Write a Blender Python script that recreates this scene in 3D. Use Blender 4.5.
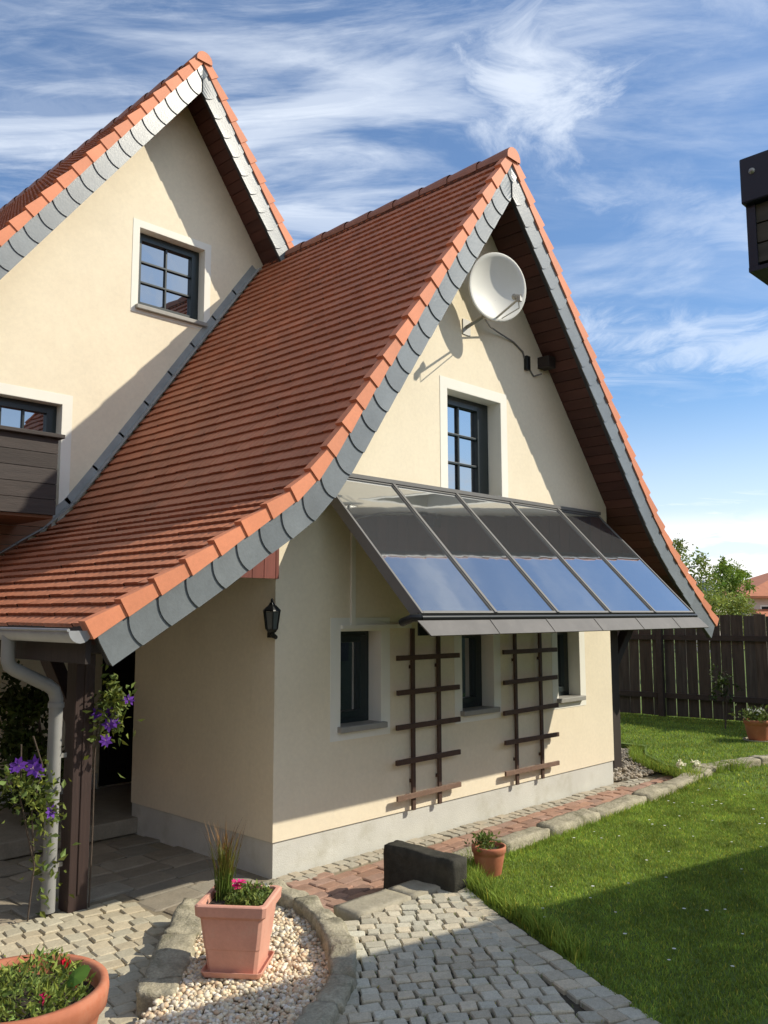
import bpy, math, random
import numpy as np
from mathutils import Vector, Matrix, noise
from mathutils.geometry import tessellate_polygon
rnd = random.Random(7); nr = np.random.RandomState(5)
R_ = math.radians
for o in list(bpy.data.objects): bpy.data.objects.remove(o)
S = bpy.context.scene
COL = S.collection

# ------------------------------------------------------------------ camera
def set_camera():
    W, H, F = 768., 1024., 866.2315
    vx = np.array([1230. - 384, 611. - 512, F]); vy = np.array([-515. - 384, 615. - 512, F])
    X = vx / np.linalg.norm(vx); Y = vy / np.linalg.norm(vy); Z = np.cross(X, Y)
    if Z[1] > 0: Z = -Z
    R = np.array([X, Y, Z])
    right = R @ np.array([1, 0, 0.]); up = R @ np.array([0, -1., 0]); back = R @ np.array([0, 0, -1.])
    m = Matrix(((right[0], up[0], back[0], -4.3150), (right[1], up[1], back[1], -5.3750), (right[2], up[2], back[2], 2.0), (0, 0, 0, 1)))
    cd = bpy.data.cameras.new('camera'); cd.sensor_fit = 'VERTICAL'; cd.sensor_height = 24.0
    cd.lens = F / H * 24.0; cd.clip_end = 5000; cd.clip_start = 0.05
    c = bpy.data.objects.new('camera', cd); COL.objects.link(c); c.matrix_world = m
    S.camera = c
set_camera()

# ------------------------------------------------------------------ light
SUN = Vector((1.07, -1.0, 1.13)).normalized()
sl = bpy.data.lights.new('sun', 'SUN'); sl.energy = 3.85; sl.angle = R_(0.53); sl.color = (1.0, 0.92, 0.77)
so = bpy.data.objects.new('sun', sl); COL.objects.link(so); so.rotation_euler = SUN.to_track_quat('Z', 'Y').to_euler()
so.location = (6, -6, 12)
S.view_settings.view_transform = 'Standard'; S.view_settings.look = 'None'
S.view_settings.exposure = 0.4; S.view_settings.gamma = 1.0
try: S.view_settings.use_curve_mapping = False
except Exception: pass

def world():
    w = bpy.data.worlds.new("World"); S.world = w; w.use_nodes = True
    nt = w.node_tree; N = nt.nodes; L = nt.links; N.clear()
    def n(t, **k):
        x = N.new(t)
        for a, b in k.items():
            if hasattr(x, a): setattr(x, a, b)
        return x
    def math_(op, a, b=None, c=None, clamp=False):
        x = n('ShaderNodeMath', operation=op, use_clamp=clamp)
        for i, v in enumerate((a, b, c)):
            if v is None: continue
            if isinstance(v, (int, float)): x.inputs[i].default_value = v
            else: L.new(v, x.inputs[i])
        return x.outputs[0]
    out = n('ShaderNodeOutputWorld'); bg = n('ShaderNodeBackground'); bg.inputs['Strength'].default_value = 0.13
    L.new(bg.outputs[0], out.inputs[0])
    sky = n('ShaderNodeTexSky'); sky.sky_type = 'NISHITA'; sky.sun_disc = False
    sky.sun_elevation = R_(36.4); sky.sun_rotation = R_(133); sky.altitude = 200; sky.air_density = 1.0; sky.dust_density = 0.6; sky.ozone_density = 2.0
    tc = n('ShaderNodeTexCoord')
    # rotate so that +X is to the camera's right, +Y ahead
    mp = n('ShaderNodeMapping', vector_type='POINT'); mp.inputs['Rotation'].default_value = (0, 0, R_(45.9))
    L.new(tc.outputs['Generated'], mp.inputs[0])
    sp = n('ShaderNodeSeparateXYZ'); L.new(mp.outputs[0], sp.inputs[0])
    x, y, z = sp.outputs
    zz = math_('ADD', math_('MAXIMUM', z, 0.0), 0.10)
    px = math_('DIVIDE', x, zz); py = math_('DIVIDE', y, zz)
    cb = n('ShaderNodeCombineXYZ'); L.new(px, cb.inputs[0]); L.new(py, cb.inputs[1])
    def noise_(vec, loc, rot, scale, sc=1.0, det=6, rough=.6, dist=0.0):
        m = n('ShaderNodeMapping'); m.inputs['Location'].default_value = loc; m.inputs['Rotation'].default_value = (0, 0, R_(rot)); m.inputs['Scale'].default_value = scale
        L.new(vec, m.inputs[0])
        t = n('ShaderNodeTexNoise'); t.inputs['Scale'].default_value = sc; t.inputs['Detail'].default_value = det; t.inputs['Roughness'].default_value = rough; t.inputs['Distortion'].default_value = dist
        L.new(m.outputs[0], t.inputs[0]); return t.outputs[0]
    def ramp(v, a, b):
        m = n('ShaderNodeMapRange', interpolation_type='SMOOTHSTEP'); m.inputs[1].default_value = a; m.inputs[2].default_value = b
        L.new(v, m.inputs[0]); return m.outputs[0]
    v = cb.outputs[0]
    streak = ramp(noise_(v, (3.1, 0.7, 0), -16, (0.62, 2.1, 1), 1.5, 8, .60, .9), .45, .64)
    fine = ramp(noise_(v, (7.7, 2.2, 0), -10, (1.0, 3.6, 1), 2.3, 9, .70, 1.4), .40, .75)
    big = ramp(noise_(v, (1.3, 5.2, 0), 10, (0.8, 1.0, 1), 0.9, 3, .5, .3), .36, .60)
    puff = ramp(noise_(v, (5.2, 1.4, 0), 35, (1.3, 1.5, 1), 1.3, 8, .62, .4), .52, .78)
    cir = math_('MULTIPLY', math_('ADD', math_('MULTIPLY', streak, 0.68), math_('MULTIPLY', fine, 0.30)), math_('ADD', math_('MULTIPLY', big, .85), .16))
    cir = math_('ADD', cir, math_('MULTIPLY', puff, 0.5), clamp=True)
    back = n('ShaderNodeMapRange', interpolation_type='SMOOTHSTEP'); back.inputs[1].default_value = .05; back.inputs[2].default_value = -.7; back.inputs[4].default_value = .75; L.new(y, back.inputs[0])  # extra cloud added behind the camera to lift the ambient light
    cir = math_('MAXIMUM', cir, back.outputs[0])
    def blob(cx_, cy_, rx_, ry_, rot, amt, seed):
        m = n('ShaderNodeMapping'); m.vector_type = 'TEXTURE'; m.inputs['Location'].default_value = (cx_, cy_, 0); m.inputs['Rotation'].default_value = (0, 0, R_(rot)); m.inputs['Scale'].default_value = (rx_, ry_, 1); L.new(v, m.inputs[0])
        ln = n('ShaderNodeVectorMath', operation='LENGTH'); L.new(m.outputs[0], ln.inputs[0])
        nz = noise_(v, (seed, seed * .7, 0), 20, (1.6, 1.3, 1), 3.4, 8, .66, .8)
        d = math_('ADD', ln.outputs['Value'], math_('MULTIPLY', math_('SUBTRACT', nz, .5), 3.2))
        f = n('ShaderNodeMapRange', interpolation_type='SMOOTHSTEP'); f.inputs[1].default_value = 1.25; f.inputs[2].default_value = -.1; f.inputs[4].default_value = amt; L.new(d, f.inputs[0]); return f.outputs[0]
    for q in ((.24, 1.30, .13, .24, -14, .9, 2.0), (.62, 1.15, .55, .09, 22, .5, 4.4), (-.55, 1.40, .45, .14, 5, .22, 6.1), (1.15, 2.35, .8, .22, 8, .6, 8.3), (.9, 1.75, .5, .12, 18, .5, 1.1)):
        cir = math_('MAXIMUM', cir, blob(*q))
    # low heaped clouds near the horizon
    elev = z
    az = math_('DIVIDE', x, math_('MAXIMUM', y, .05))
    cb2 = n('ShaderNodeCombineXYZ'); L.new(az, cb2.inputs[0]); L.new(elev, cb2.inputs[1])
    cum = ramp(noise_(cb2.outputs[0], (2.35, 0.4, 0), 0, (4.2, 15.0, 1), 1.0, 7, .58, .3), .40, .50)
    lowm = n('ShaderNodeMapRange', interpolation_type='SMOOTHSTEP'); lowm.inputs[1].default_value = .115; lowm.inputs[2].default_value = .075
    L.new(elev, lowm.inputs[0])
    low = math_('MULTIPLY', cum, lowm.outputs[0])
    hz = n('ShaderNodeMapRange', interpolation_type='SMOOTHSTEP'); hz.inputs[1].default_value = .28; hz.inputs[2].default_value = .0; hz.inputs[4].default_value = .80
    L.new(elev, hz.inputs[0])
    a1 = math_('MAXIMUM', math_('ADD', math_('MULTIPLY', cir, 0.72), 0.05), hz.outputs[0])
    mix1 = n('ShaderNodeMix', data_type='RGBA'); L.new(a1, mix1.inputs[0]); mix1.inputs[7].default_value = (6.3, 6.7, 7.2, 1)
    tint = n('ShaderNodeMix', data_type='RGBA', blend_type='MULTIPLY'); tint.inputs[0].default_value = 1.0
    L.new(sky.outputs[0], tint.inputs[6]); tint.inputs[7].default_value = (.54, .75, .92, 1)
    L.new(tint.outputs[2], mix1.inputs[6])
    mix2 = n('ShaderNodeMix', data_type='RGBA'); L.new(math_('MULTIPLY', low, .95), mix2.inputs[0]); L.new(mix1.outputs[2], mix2.inputs[6]); mix2.inputs[7].default_value = (7.1, 7.0, 6.9, 1)
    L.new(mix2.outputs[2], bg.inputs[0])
world()

# ------------------------------------------------------------------ materials
MATS = {}
def mat(name, col, rough=.7, metal=0., var=.0, vscale=6., var2=0., v2scale=40., bump=0., bscale=80., spec=.5, dirt=None, dscale=3., damt=0., stretch=(1, 1, 1), attr=None, trans=0., extra=None):
    """procedural principled material: base colour with two scales of variation, optional stain colour, bump, per-face colour attribute"""
    if name in MATS: return MATS[name]
    m = bpy.data.materials.new(name); m.use_nodes = True; MATS[name] = m
    nt = m.node_tree; N = nt.nodes; L = nt.links
    b = N['Principled BSDF']; b.inputs['Roughness'].default_value = rough; b.inputs['Metallic'].default_value = metal
    b.inputs['Specular IOR Level'].default_value = spec
    tc = N.new('ShaderNodeTexCoord'); mp = N.new('ShaderNodeMapping'); mp.inputs['Scale'].default_value = stretch
    geo = N.new('ShaderNodeNewGeometry'); L.new(geo.outputs['Position'], mp.inputs[0])
    def noi(sc, det=5, rg=.6):
        t = N.new('ShaderNodeTexNoise'); t.inputs['Scale'].default_value = sc; t.inputs['Detail'].default_value = det; t.inputs['Roughness'].default_value = rg
        L.new(mp.outputs[0], t.inputs[0]); return t.outputs[0]
    def mr(v, a, b_, lo, hi):
        x = N.new('ShaderNodeMapRange'); x.inputs[1].default_value = a; x.inputs[2].default_value = b_; x.inputs[3].default_value = lo; x.inputs[4].default_value = hi
        L.new(v, x.inputs[0]); return x.outputs[0]
    def mix(f, a, b_, mode='MIX'):
        x = N.new('ShaderNodeMix'); x.data_type = 'RGBA'; x.blend_type = mode
        if isinstance(f, (float, int)): x.inputs[0].default_value = f
        else: L.new(f, x.inputs[0])
        for i, c in ((6, a), (7, b_)):
            if isinstance(c, tuple): x.inputs[i].default_value = c + (1,)
            else: L.new(c, x.inputs[i])
        return x.outputs[2]
    rgb = N.new('ShaderNodeRGB'); rgb.outputs[0].default_value = tuple(col) + (1,)
    c = rgb.outputs[0]
    if attr:
        a = N.new('ShaderNodeAttribute'); a.attribute_name = attr; c = mix(1.0, c, a.outputs['Color'], 'MULTIPLY')
    if var:
        s = N.new('ShaderNodeHueSaturation'); L.new(c, s.inputs['Color']); L.new(mr(noi(vscale), .3, .7, 1 - var, 1 + var), s.inputs['Value']); c = s.outputs[0]
    if var2:
        s = N.new('ShaderNodeHueSaturation'); L.new(c, s.inputs['Color']); L.new(mr(noi(v2scale, 3), .3, .7, 1 - var2, 1 + var2), s.inputs['Value']); c = s.outputs[0]
    if dirt:
        c = mix(mr(noi(dscale, 6, .7), .5, .75, 0., damt), c, tuple(dirt))
    L.new(c, b.inputs['Base Color'])
    if bump:
        bp = N.new('ShaderNodeBump'); bp.inputs['Strength'].default_value = bump; bp.inputs['Distance'].default_value = .01
        L.new(noi(bscale, 4), bp.inputs['Height']); L.new(bp.outputs[0], b.inputs['Normal'])
    if trans:
        tr = N.new('ShaderNodeBsdfTranslucent'); L.new(c, tr.inputs[0]); ms = N.new('ShaderNodeMixShader'); ms.inputs[0].default_value = trans
        L.new(b.outputs[0], ms.inputs[1]); L.new(tr.outputs[0], ms.inputs[2]); L.new(ms.outputs[0], N['Material Output'].inputs[0])
    return m

def glassy(name, base, tint, f0, rough=.01, lines=False):
    m = bpy.data.materials.new(name); m.use_nodes = True; MATS[name] = m
    nt = m.node_tree; N = nt.nodes; L = nt.links; N.remove(N['Principled BSDF'])
    d = N.new('ShaderNodeBsdfDiffuse'); d.inputs[0].default_value = base + (1,)
    g = N.new('ShaderNodeBsdfGlossy'); g.inputs[0].default_value = tint + (1,); g.inputs['Roughness'].default_value = rough
    lw = N.new('ShaderNodeLayerWeight'); lw.inputs[0].default_value = .5
    mr = N.new('ShaderNodeMapRange'); mr.inputs[3].default_value = f0; mr.inputs[4].default_value = 1.0
    pw = N.new('ShaderNodeMath'); pw.operation = 'POWER'; pw.inputs[1].default_value = 2.2; L.new(lw.outputs['Facing'], pw.inputs[0]); L.new(pw.outputs[0], mr.inputs[0])
    ms = N.new('ShaderNodeMixShader'); L.new(mr.outputs[0], ms.inputs[0]); L.new(d.outputs[0], ms.inputs[1]); L.new(g.outputs[0], ms.inputs[2])
    L.new(ms.outputs[0], N['Material Output'].inputs[0])
    geo = N.new('ShaderNodeNewGeometry')
    t = N.new('ShaderNodeTexNoise'); t.inputs['Scale'].default_value = 2.2; t.inputs['Detail'].default_value = 2; L.new(geo.outputs['Position'], t.inputs[0])
    bp = N.new('ShaderNodeBump'); bp.inputs['Strength'].default_value = .02 if not lines else .025; bp.inputs['Distance'].default_value = .05; L.new(t.outputs[0], bp.inputs['Height']); L.new(bp.outputs[0], g.inputs['Normal'])
    if lines:
        uv = N.new('ShaderNodeSeparateXYZ'); L.new(geo.outputs['Position'], uv.inputs[0])
        w = N.new('ShaderNodeMath'); w.operation = 'MULTIPLY'; w.inputs[1].default_value = 17.0; L.new(uv.outputs[2], w.inputs[0])
        fr = N.new('ShaderNodeMath'); fr.operation = 'FRACT'; L.new(w.outputs[0], fr.inputs[0])
        gt = N.new('ShaderNodeMath'); gt.operation = 'GREATER_THAN'; gt.inputs[1].default_value = .88; L.new(fr.outputs[0], gt.inputs[0])
        mx = N.new('ShaderNodeMix'); mx.data_type = 'RGBA'; L.new(gt.outputs[0], mx.inputs[0]); mx.inputs[6].default_value = base + (1,); mx.inputs[7].default_value = (.062, .064, .064, 1)
        L.new(mx.outputs[2], d.inputs[0])
    return m

M_CREAM = mat('cream_render', (.82, .73, .555), .9, var=.05, vscale=1.1, var2=.035, v2scale=25, bump=.25, bscale=160, spec=.2, dirt=(.66, .56, .40), dscale=1.6, damt=.25)
M_TRIM = mat('pale_trim_render', (.83, .81, .72), .9, var=.03, vscale=3, bump=.2, bscale=160, spec=.2)
M_PLINTH = mat('grey_plinth_render', (.60, .595, .54), .9, var=.07, vscale=2.5, bump=.3, bscale=120, spec=.2, dirt=(.40, .38, .29), dscale=3.2, damt=.6)
M_SLATE = mat('grey_slate', (.16, .178, .185), .36, var=.10, vscale=5, var2=.06, v2scale=50, bump=.12, bscale=60, attr='tone')
M_SLATEJ = mat('slate_backing', (.03, .03, .032), .8)
M_TILE = mat('clay_roof_tile', (.42, .160, .085), .62, var=.10, vscale=1.3, var2=.08, v2scale=30, bump=.1, bscale=120, attr='tone', dirt=(.14, .08, .06), dscale=2.0, damt=.25, spec=.3)
M_VERGE = mat('clay_verge_tile', (.64, .235, .12), .62, var=.07, vscale=4, var2=.05, v2scale=40, bump=.1, bscale=120, attr='tone', spec=.3)
M_RIDGE = mat('clay_ridge_tile', (.30, .13, .085), .6, var=.1, vscale=5, attr='tone', spec=.3)
M_SOFFIT = mat('stained_soffit_board', (.085, .033, .024), .6, var=.15, vscale=8, stretch=(1, .2, 1), spec=.3, attr='tone')
M_REDWOOD = mat('red_stained_board', (.20, .055, .04), .55, var=.15, vscale=10, stretch=(3, 3, .4), attr='tone')
M_FRAME = mat('dark_window_frame', (.018, .028, .030), .35)
M_SILL = mat('stone_sill', (.30, .29, .26), .6, var=.08, vscale=14)
M_ZINC = mat('zinc_sheet', (.42, .43, .44), .45, metal=.55, var=.08, vscale=5, bump=.05, bscale=20)
M_LEAD = mat('lead_flashing', (.30, .31, .305), .6, metal=.0, var=.12, vscale=7)
M_PIPE = mat('grey_downpipe', (.27, .27, .26), .5, metal=.0, var=.08, vscale=7, dirt=(.25, .24, .2), dscale=6, damt=.3)
M_POST = mat('dark_post_wood', (.038, .020, .016), .65, var=.2, vscale=12, stretch=(4, 4, .3), bump=.25, bscale=30)
M_POST2 = mat('near_black_post_wood', (.030, .020, .016), .7, var=.2, vscale=12, stretch=(4, 4, .3), bump=.2, bscale=30)
M_BALC = mat('weathered_balcony_board', (.042, .033, .029), .75, var=.22, vscale=9, stretch=(.35, 4, 4), bump=.3, bscale=30, attr='tone')
M_BALCU = mat('brown_cladding_board', (.19, .088, .045), .7, var=.15, vscale=9, stretch=(.35, 4, 4), attr='tone')
M_TRELLIS = mat('brown_trellis_wood', (.075, .040, .026), .7, var=.2, vscale=15, bump=.2, bscale=40)
M_TRELLISL = mat('sunlit_trellis_wood', (.18, .11, .075), .75, var=.2, vscale=15, bump=.2, bscale=40)  # trellis wood again, with sunlight painted in as a lighter tone
M_BLACKM = mat('black_metal', (.012, .014, .014), .4, metal=.3)
M_DISH = mat('cream_dish_paint', (.72, .71, .64), .5, var=.03, vscale=5)
M_GALV = mat('galvanised_steel', (.38, .37, .34), .5, metal=.5)
M_CABLE = mat('grey_cable', (.16, .15, .14), .6)
M_COLLF = mat('collector_frame', (.15, .145, .135), .55, metal=.0, var=.06, vscale=9)
M_CAP = mat('grey_cover_sheet', (.105, .098, .092), .65, metal=.0, var=.15, vscale=4, dirt=(.18, .165, .15), dscale=5, damt=.4)
M_TERRA = mat('pink_terracotta_plastic', (.66, .335, .245), .6, var=.07, vscale=7, var2=.04, v2scale=60, dirt=(.55, .40, .30), dscale=7, damt=.4, bump=.08, bscale=90, spec=.3)
M_TERRO = mat('orange_terracotta', (.46, .16, .085), .75, dirt=(.42, .27, .18), dscale=8, damt=.45, var=.12, vscale=8, bump=.1, bscale=50, spec=.3)
M_SOIL = mat('potting_soil', (.035, .025, .018), .95, var=.3, vscale=40, bump=.5, bscale=60)
M_COBBLE = mat('grey_granite_sett', (.50, .455, .345), .8, var=.10, vscale=30, var2=.12, v2scale=120, bump=.35, bscale=60, attr='tone', spec=.3)
M_JOINT = mat('dark_joint_earth', (.055, .048, .033), .95, var=.3, vscale=20, bump=.5, bscale=70)
M_BEIGE = mat('beige_cobble', (.47, .415, .30), .85, var=.10, vscale=22, var2=.1, v2scale=100, bump=.3, bscale=60, attr='tone', spec=.25)
M_BJOINT = mat('sandy_joint', (.24, .20, .135), .95, var=.25, vscale=20, bump=.4, bscale=70)
M_BRICK = mat('red_paving_brick', (.34, .21, .155), .85, var=.12, vscale=14, var2=.1, v2scale=90, bump=.25, bscale=60, attr='tone', dirt=(.30, .22, .16), dscale=5, damt=.5, spec=.25)
M_FLAG = mat('porch_flagstone', (.27, .235, .18), .85, var=.12, vscale=8, var2=.1, v2scale=60, bump=.2, bscale=50, attr='tone', spec=.25)
M_KERB = mat('rough_kerb_stone', (.36, .325, .235), .9, var=.25, vscale=9, var2=.22, v2scale=70, bump=1.0, bscale=45, dirt=(.10, .098, .05), dscale=7, damt=.85, spec=.2)
M_STEP = mat('worn_step_stone', (.36, .325, .245), .9, var=.12, vscale=6, var2=.1, v2scale=60, bump=.4, bscale=40, dirt=(.2, .18, .12), dscale=5, damt=.5, spec=.2)
M_DARKST = mat('dark_block_stone', (.055, .052, .042), .9, var=.25, vscale=10, bump=.7, bscale=35, dirt=(.03, .03, .024), dscale=4, damt=.8, spec=.15)
M_PEB = mat('quartz_pebble', (1, 1, 1), .75, attr='tone', var=.08, vscale=80, spec=.35)
M_SAND = mat('sand_bed', (.22, .18, .12), .95, var=.2, vscale=30)
M_GRASSB = mat('lawn_ground', (.12, .17, .045), .95, var=.25, vscale=1.8, var2=.3, v2scale=30, bump=.6, bscale=50, spec=.1)
M_GRASS = mat('grass_blade', (.235, .36, .065), .7, attr='tone', var=.34, vscale=2.6, var2=.2, v2scale=9, trans=.35, spec=.2)
M_GROUND = mat('field_grass', (.08, .12, .03), .95, var=.3, vscale=.3, spec=.1)
M_LEAF = mat('leaf', (.085, .13, .032), .6, attr='tone', trans=.25, spec=.3)
M_PETAL = mat('petal', (1, 1, 1), .6, attr='tone', trans=.25, spec=.2)
M_BARK = mat('bark', (.075, .055, .04), .9, var=.25, vscale=20, bump=.5, bscale=30)
M_FENCE = mat('dark_fence_board', (.058, .048, .038), .85, var=.4, vscale=6, stretch=(3, 3, .3), bump=.3, bscale=20, attr='tone')
M_FRAIL = mat('dark_fence_rail', (.040, .030, .024), .8, var=.2, vscale=10)
M_FARW = mat('far_house_wall', (.62, .52, .45), .9, var=.05)
M_FARR = mat('far_house_roof', (.46, .17, .085), .8, var=.12, vscale=3, bump=.4, bscale=12)
M_GREYR = mat('far_grey_roof', (.24, .25, .26), .7, var=.08)
M_NWALL = mat('neighbour_wall', (.055, .065, .035), .9, var=.05)
M_CANOPY = mat('navy_fascia', (.012, .016, .030), .4)
M_CANOPYB = mat('grey_canopy_board', (.065, .058, .045), .8, var=.25, vscale=10, stretch=(4, .4, 4), attr='tone')
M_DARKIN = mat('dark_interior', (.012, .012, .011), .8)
M_DOOR = mat('dark_door', (.014, .014, .013), .5)
M_LGLASS = glassy('lantern_glass', (.10, .11, .10), (.8, .8, .8), .10, .1)
M_GLASS = glassy('window_glass', (.010, .013, .016), (.88, .92, .97), .40)
M_PANEL = glassy('collector_glass', (.070, .074, .077), (.90, .93, .96), .24, .035, lines=True)

# ------------------------------------------------------------------ mesh helpers
WL = {}
class MB:
    def __init__(s): s.v = []; s.f = []; s.t = []; s.sm = []
    def add(s, vs, fs, tone=None, smooth=False):
        b = len(s.v); s.v += [tuple(v) for v in vs]; t = tone if tone is not None else (1, 1, 1)
        for f in fs: s.f.append([i + b for i in f]); s.t.append(t); s.sm.append(smooth)
    def hexa(s, p, tone=None):
        s.add(p, [(0, 3, 2, 1), (4, 5, 6, 7), (0, 1, 5, 4), (1, 2, 6, 5), (2, 3, 7, 6), (3, 0, 4, 7)], tone)
    def box(s, x0, x1, y0, y1, z0, z1, tone=None):
        s.hexa([(x0, y0, z0), (x1, y0, z0), (x1, y1, z0), (x0, y1, z0), (x0, y0, z1), (x1, y0, z1), (x1, y1, z1), (x0, y1, z1)], tone)
    def obox(s, c, ax, ay, az, tone=None):
        c = Vector(c); ax = Vector(ax); ay = Vector(ay); az = Vector(az)
        s.hexa([c - ax - ay - az, c + ax - ay - az, c + ax + ay - az, c - ax + ay - az, c - ax - ay + az, c + ax - ay + az, c + ax + ay + az, c - ax + ay + az], tone)
    def bar(s, a, b, w, h, up=(0, 0, 1), tone=None):
        a = Vector(a); b = Vector(b); d = b - a; l = d.length; d.normalize(); sx = d.cross(Vector(up)).normalized(); u = sx.cross(d)
        s.obox((a + b) / 2, d * l / 2, sx * w / 2, u * h / 2, tone)
    def prism(s, poly, fa, fb, tone=None, holes=()):
        """poly: 2-D outline; fa/fb map a 2-D point to the front/back 3-D point"""
        loops = [list(poly)] + [list(h) for h in holes]
        flat = [p for l in loops for p in l]; nn = len(flat)
        tris = tessellate_polygon([[Vector((p[0], p[1], 0)) for p in l] for l in loops])
        vs = [fa(p) for p in flat] + [fb(p) for p in flat]; fs = []
        ref = Vector(fa(flat[0])) - Vector(fb(flat[0]))
        for t in tris:
            a, b, c = (Vector(vs[i]) for i in t); t = tuple(t)
            if (b - a).cross(c - a).dot(ref) < 0: t = t[::-1]
            fs.append(t); fs.append(tuple(i + nn for i in t[::-1]))
        k = 0
        for li, l in enumerate(loops):
            area = sum(l[i][0] * l[(i + 1) % len(l)][1] - l[(i + 1) % len(l)][0] * l[i][1] for i in range(len(l)))
            for i in range(len(l)):
                j = (i + 1) % len(l); fs.append((k + i, k + j, k + j + nn, k + i + nn))
            k += len(l)
        s.add(vs, fs, tone)
    def tube(s, pts, r, n=10, caps=True, tone=None, smooth=True):
        pts = [Vector(p) for p in pts]; rs = r if isinstance(r, (list, tuple)) else [r] * len(pts); vs = []; fs = []
        up = None
        for i, p in enumerate(pts):
            d = (pts[min(i + 1, len(pts) - 1)] - pts[max(i - 1, 0)]).normalized()
            if up is None: up = d.orthogonal().normalized()
            up = (up - d * up.dot(d)).normalized(); sd = d.cross(up)
            for k in range(n):
                a = 2 * math.pi * k / n; vs.append(p + (up * math.cos(a) + sd * math.sin(a)) * rs[i])
        for i in range(len(pts) - 1):
            for k in range(n): fs.append((i * n + k, i * n + (k + 1) % n, (i + 1) * n + (k + 1) % n, (i + 1) * n + k))
        s.add(vs, fs, tone, smooth)
        if caps: s.add(vs[:n], [tuple(range(n))[::-1]], tone); s.add(vs[-n:], [tuple(range(n))], tone)
    def lathe(s, prof, c=(0, 0, 0), n=28, tone=None, smooth=True, axis=None):
        vs = []; fs = []; c = Vector(c); q = Matrix.Identity(3) if axis is None else Vector(axis).to_track_quat('Z', 'Y').to_matrix()
        for r, z in prof:
            for k in range(n): a = 2 * math.pi * k / n; vs.append(c + q @ Vector((r * math.cos(a), r * math.sin(a), z)))
        for i in range(len(prof) - 1):
            for k in range(n): fs.append((i * n + k, i * n + (k + 1) % n, (i + 1) * n + (k + 1) % n, (i + 1) * n + k))
        s.add(vs, fs, tone, smooth)
    def build(s, name, m, parent=None, bevel=0., recalc=True, at=None):
        me = bpy.data.meshes.new(name); off = Vector(at) if at is not None else (WL.get(parent.name, Vector()) if parent else Vector())
        me.from_pydata([tuple(Vector(v) - off) for v in s.v], [], s.f)
        ca = me.color_attributes.new('tone', 'FLOAT_COLOR', 'CORNER'); arr = []
        for f, t in zip(s.f, s.t): arr += [t[0], t[1], t[2], 1.0] * len(f)
        ca.data.foreach_set('color', arr)
        me.polygons.foreach_set('use_smooth', s.sm)
        me.materials.append(m); me.update()
        o = bpy.data.objects.new(name, me); COL.objects.link(o)
        if parent: o.parent = parent
        elif at is not None: o.location = at
        WL[o.name] = off
        if bevel:
            b = o.modifiers.new('bevel', 'BEVEL'); b.width = bevel; b.segments = 2; b.limit_method = 'ANGLE'; b.angle_limit = R_(40)
        return o
def tag(o, label=None, cat=None, group=None, kind=None):
    if label: o['label'] = label
    if cat: o['category'] = cat
    if group: o['group'] = group
    if kind: o['kind'] = kind
    return o
def thing(name, loc, label, cat, group=None):
    o = bpy.data.objects.new(name, None); COL.objects.link(o); o.location = loc; WL[o.name] = Vector(loc); o.empty_display_size = .2
    return tag(o, label, cat, group)
def jit(a=.12, warm=0.):
    k = 1 + rnd.uniform(-a, a); w = rnd.uniform(-warm, warm); return (k * (1 + w), k, k * (1 - w))
def fastmesh(name, V, F, tones, m, parent=None, smooth=False):
    """numpy route: V (n,3), F (k,j) all faces with j corners, tones (k,3)"""
    V = np.asarray(V, float); F = np.asarray(F, int); me = bpy.data.meshes.new(name)
    if parent is not None: V = V - np.array(WL.get(parent.name, Vector()))
    k, j = F.shape; me.vertices.add(len(V)); me.vertices.foreach_set('co', V.ravel())
    me.loops.add(k * j); me.loops.foreach_set('vertex_index', F.ravel()); me.polygons.add(k)
    me.polygons.foreach_set('loop_start', np.arange(k) * j); me.polygons.foreach_set('loop_total', np.full(k, j))
    me.polygons.foreach_set('use_smooth', np.full(k, smooth)); me.update(calc_edges=True)
    ca = me.color_attributes.new('tone', 'FLOAT_COLOR', 'CORNER'); t = np.ones((k, j, 4)); t[:, :, :3] = np.asarray(tones)[:, None, :]
    ca.data.foreach_set('color', t.ravel()); me.materials.append(m)
    o = bpy.data.objects.new(name, me); COL.objects.link(o)
    if parent is not None: o.parent = parent; WL[o.name] = WL.get(parent.name, Vector())
    return o
def inside(p, poly):
    x, y = p; c = False; n = len(poly)
    for i in range(n):
        x1, y1 = poly[i]; x2, y2 = poly[(i + 1) % n]
        if (y1 > y) != (y2 > y) and x < (x2 - x1) * (y - y1) / (y2 - y1) + x1: c = not c
    return c

# ------------------------------------------------------------------ the ground
def sheet(name, poly, z, m, skirt=0., kind='structure'):
    b = MB(); b.prism(poly, lambda p: (p[0], p[1], z), lambda p: (p[0], p[1], z - max(skirt, .003)))
    return tag(b.build(name, m), kind=kind)
LAWN_Z = .13
sheet('ground', [(-900, -900), (900, -900), (900, 900), (-900, 900)], -.06, M_GROUND)
sheet('porch_paving', [(-9, -3.6), (6.4, -3.6), (6.4, 4.4), (-9, 4.4)], -.012, M_BJOINT, .03)
LAWN = [(.52, -1.16), (3.5, -1.02), (5.0, -.92), (5.75, -.80), (6.0, -.2), (6.55, .35), (7.2, .7), (7.2, 30), (60, 30), (60, -40), (-2.4, -40), (-2.4, -7.3), (.24, -2.02)]
sheet('lawn', LAWN, LAWN_Z, M_GRASSB, .16)
COB = [(.56, -1.36), (-.40, -1.36), (-.58, -1.44), (-.86, -1.76), (-1.08, -2.0), (-1.40, -2.20), (-2.4, -2.72), (-2.4, -7.2), (.20, -2.04)]
sheet('cobbled_path', COB[:-2] + [(-2.2, -7.4), (.40, -2.05), (.75, -1.36)], LAWN_Z - .012, M_JOINT, .14)

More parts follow.
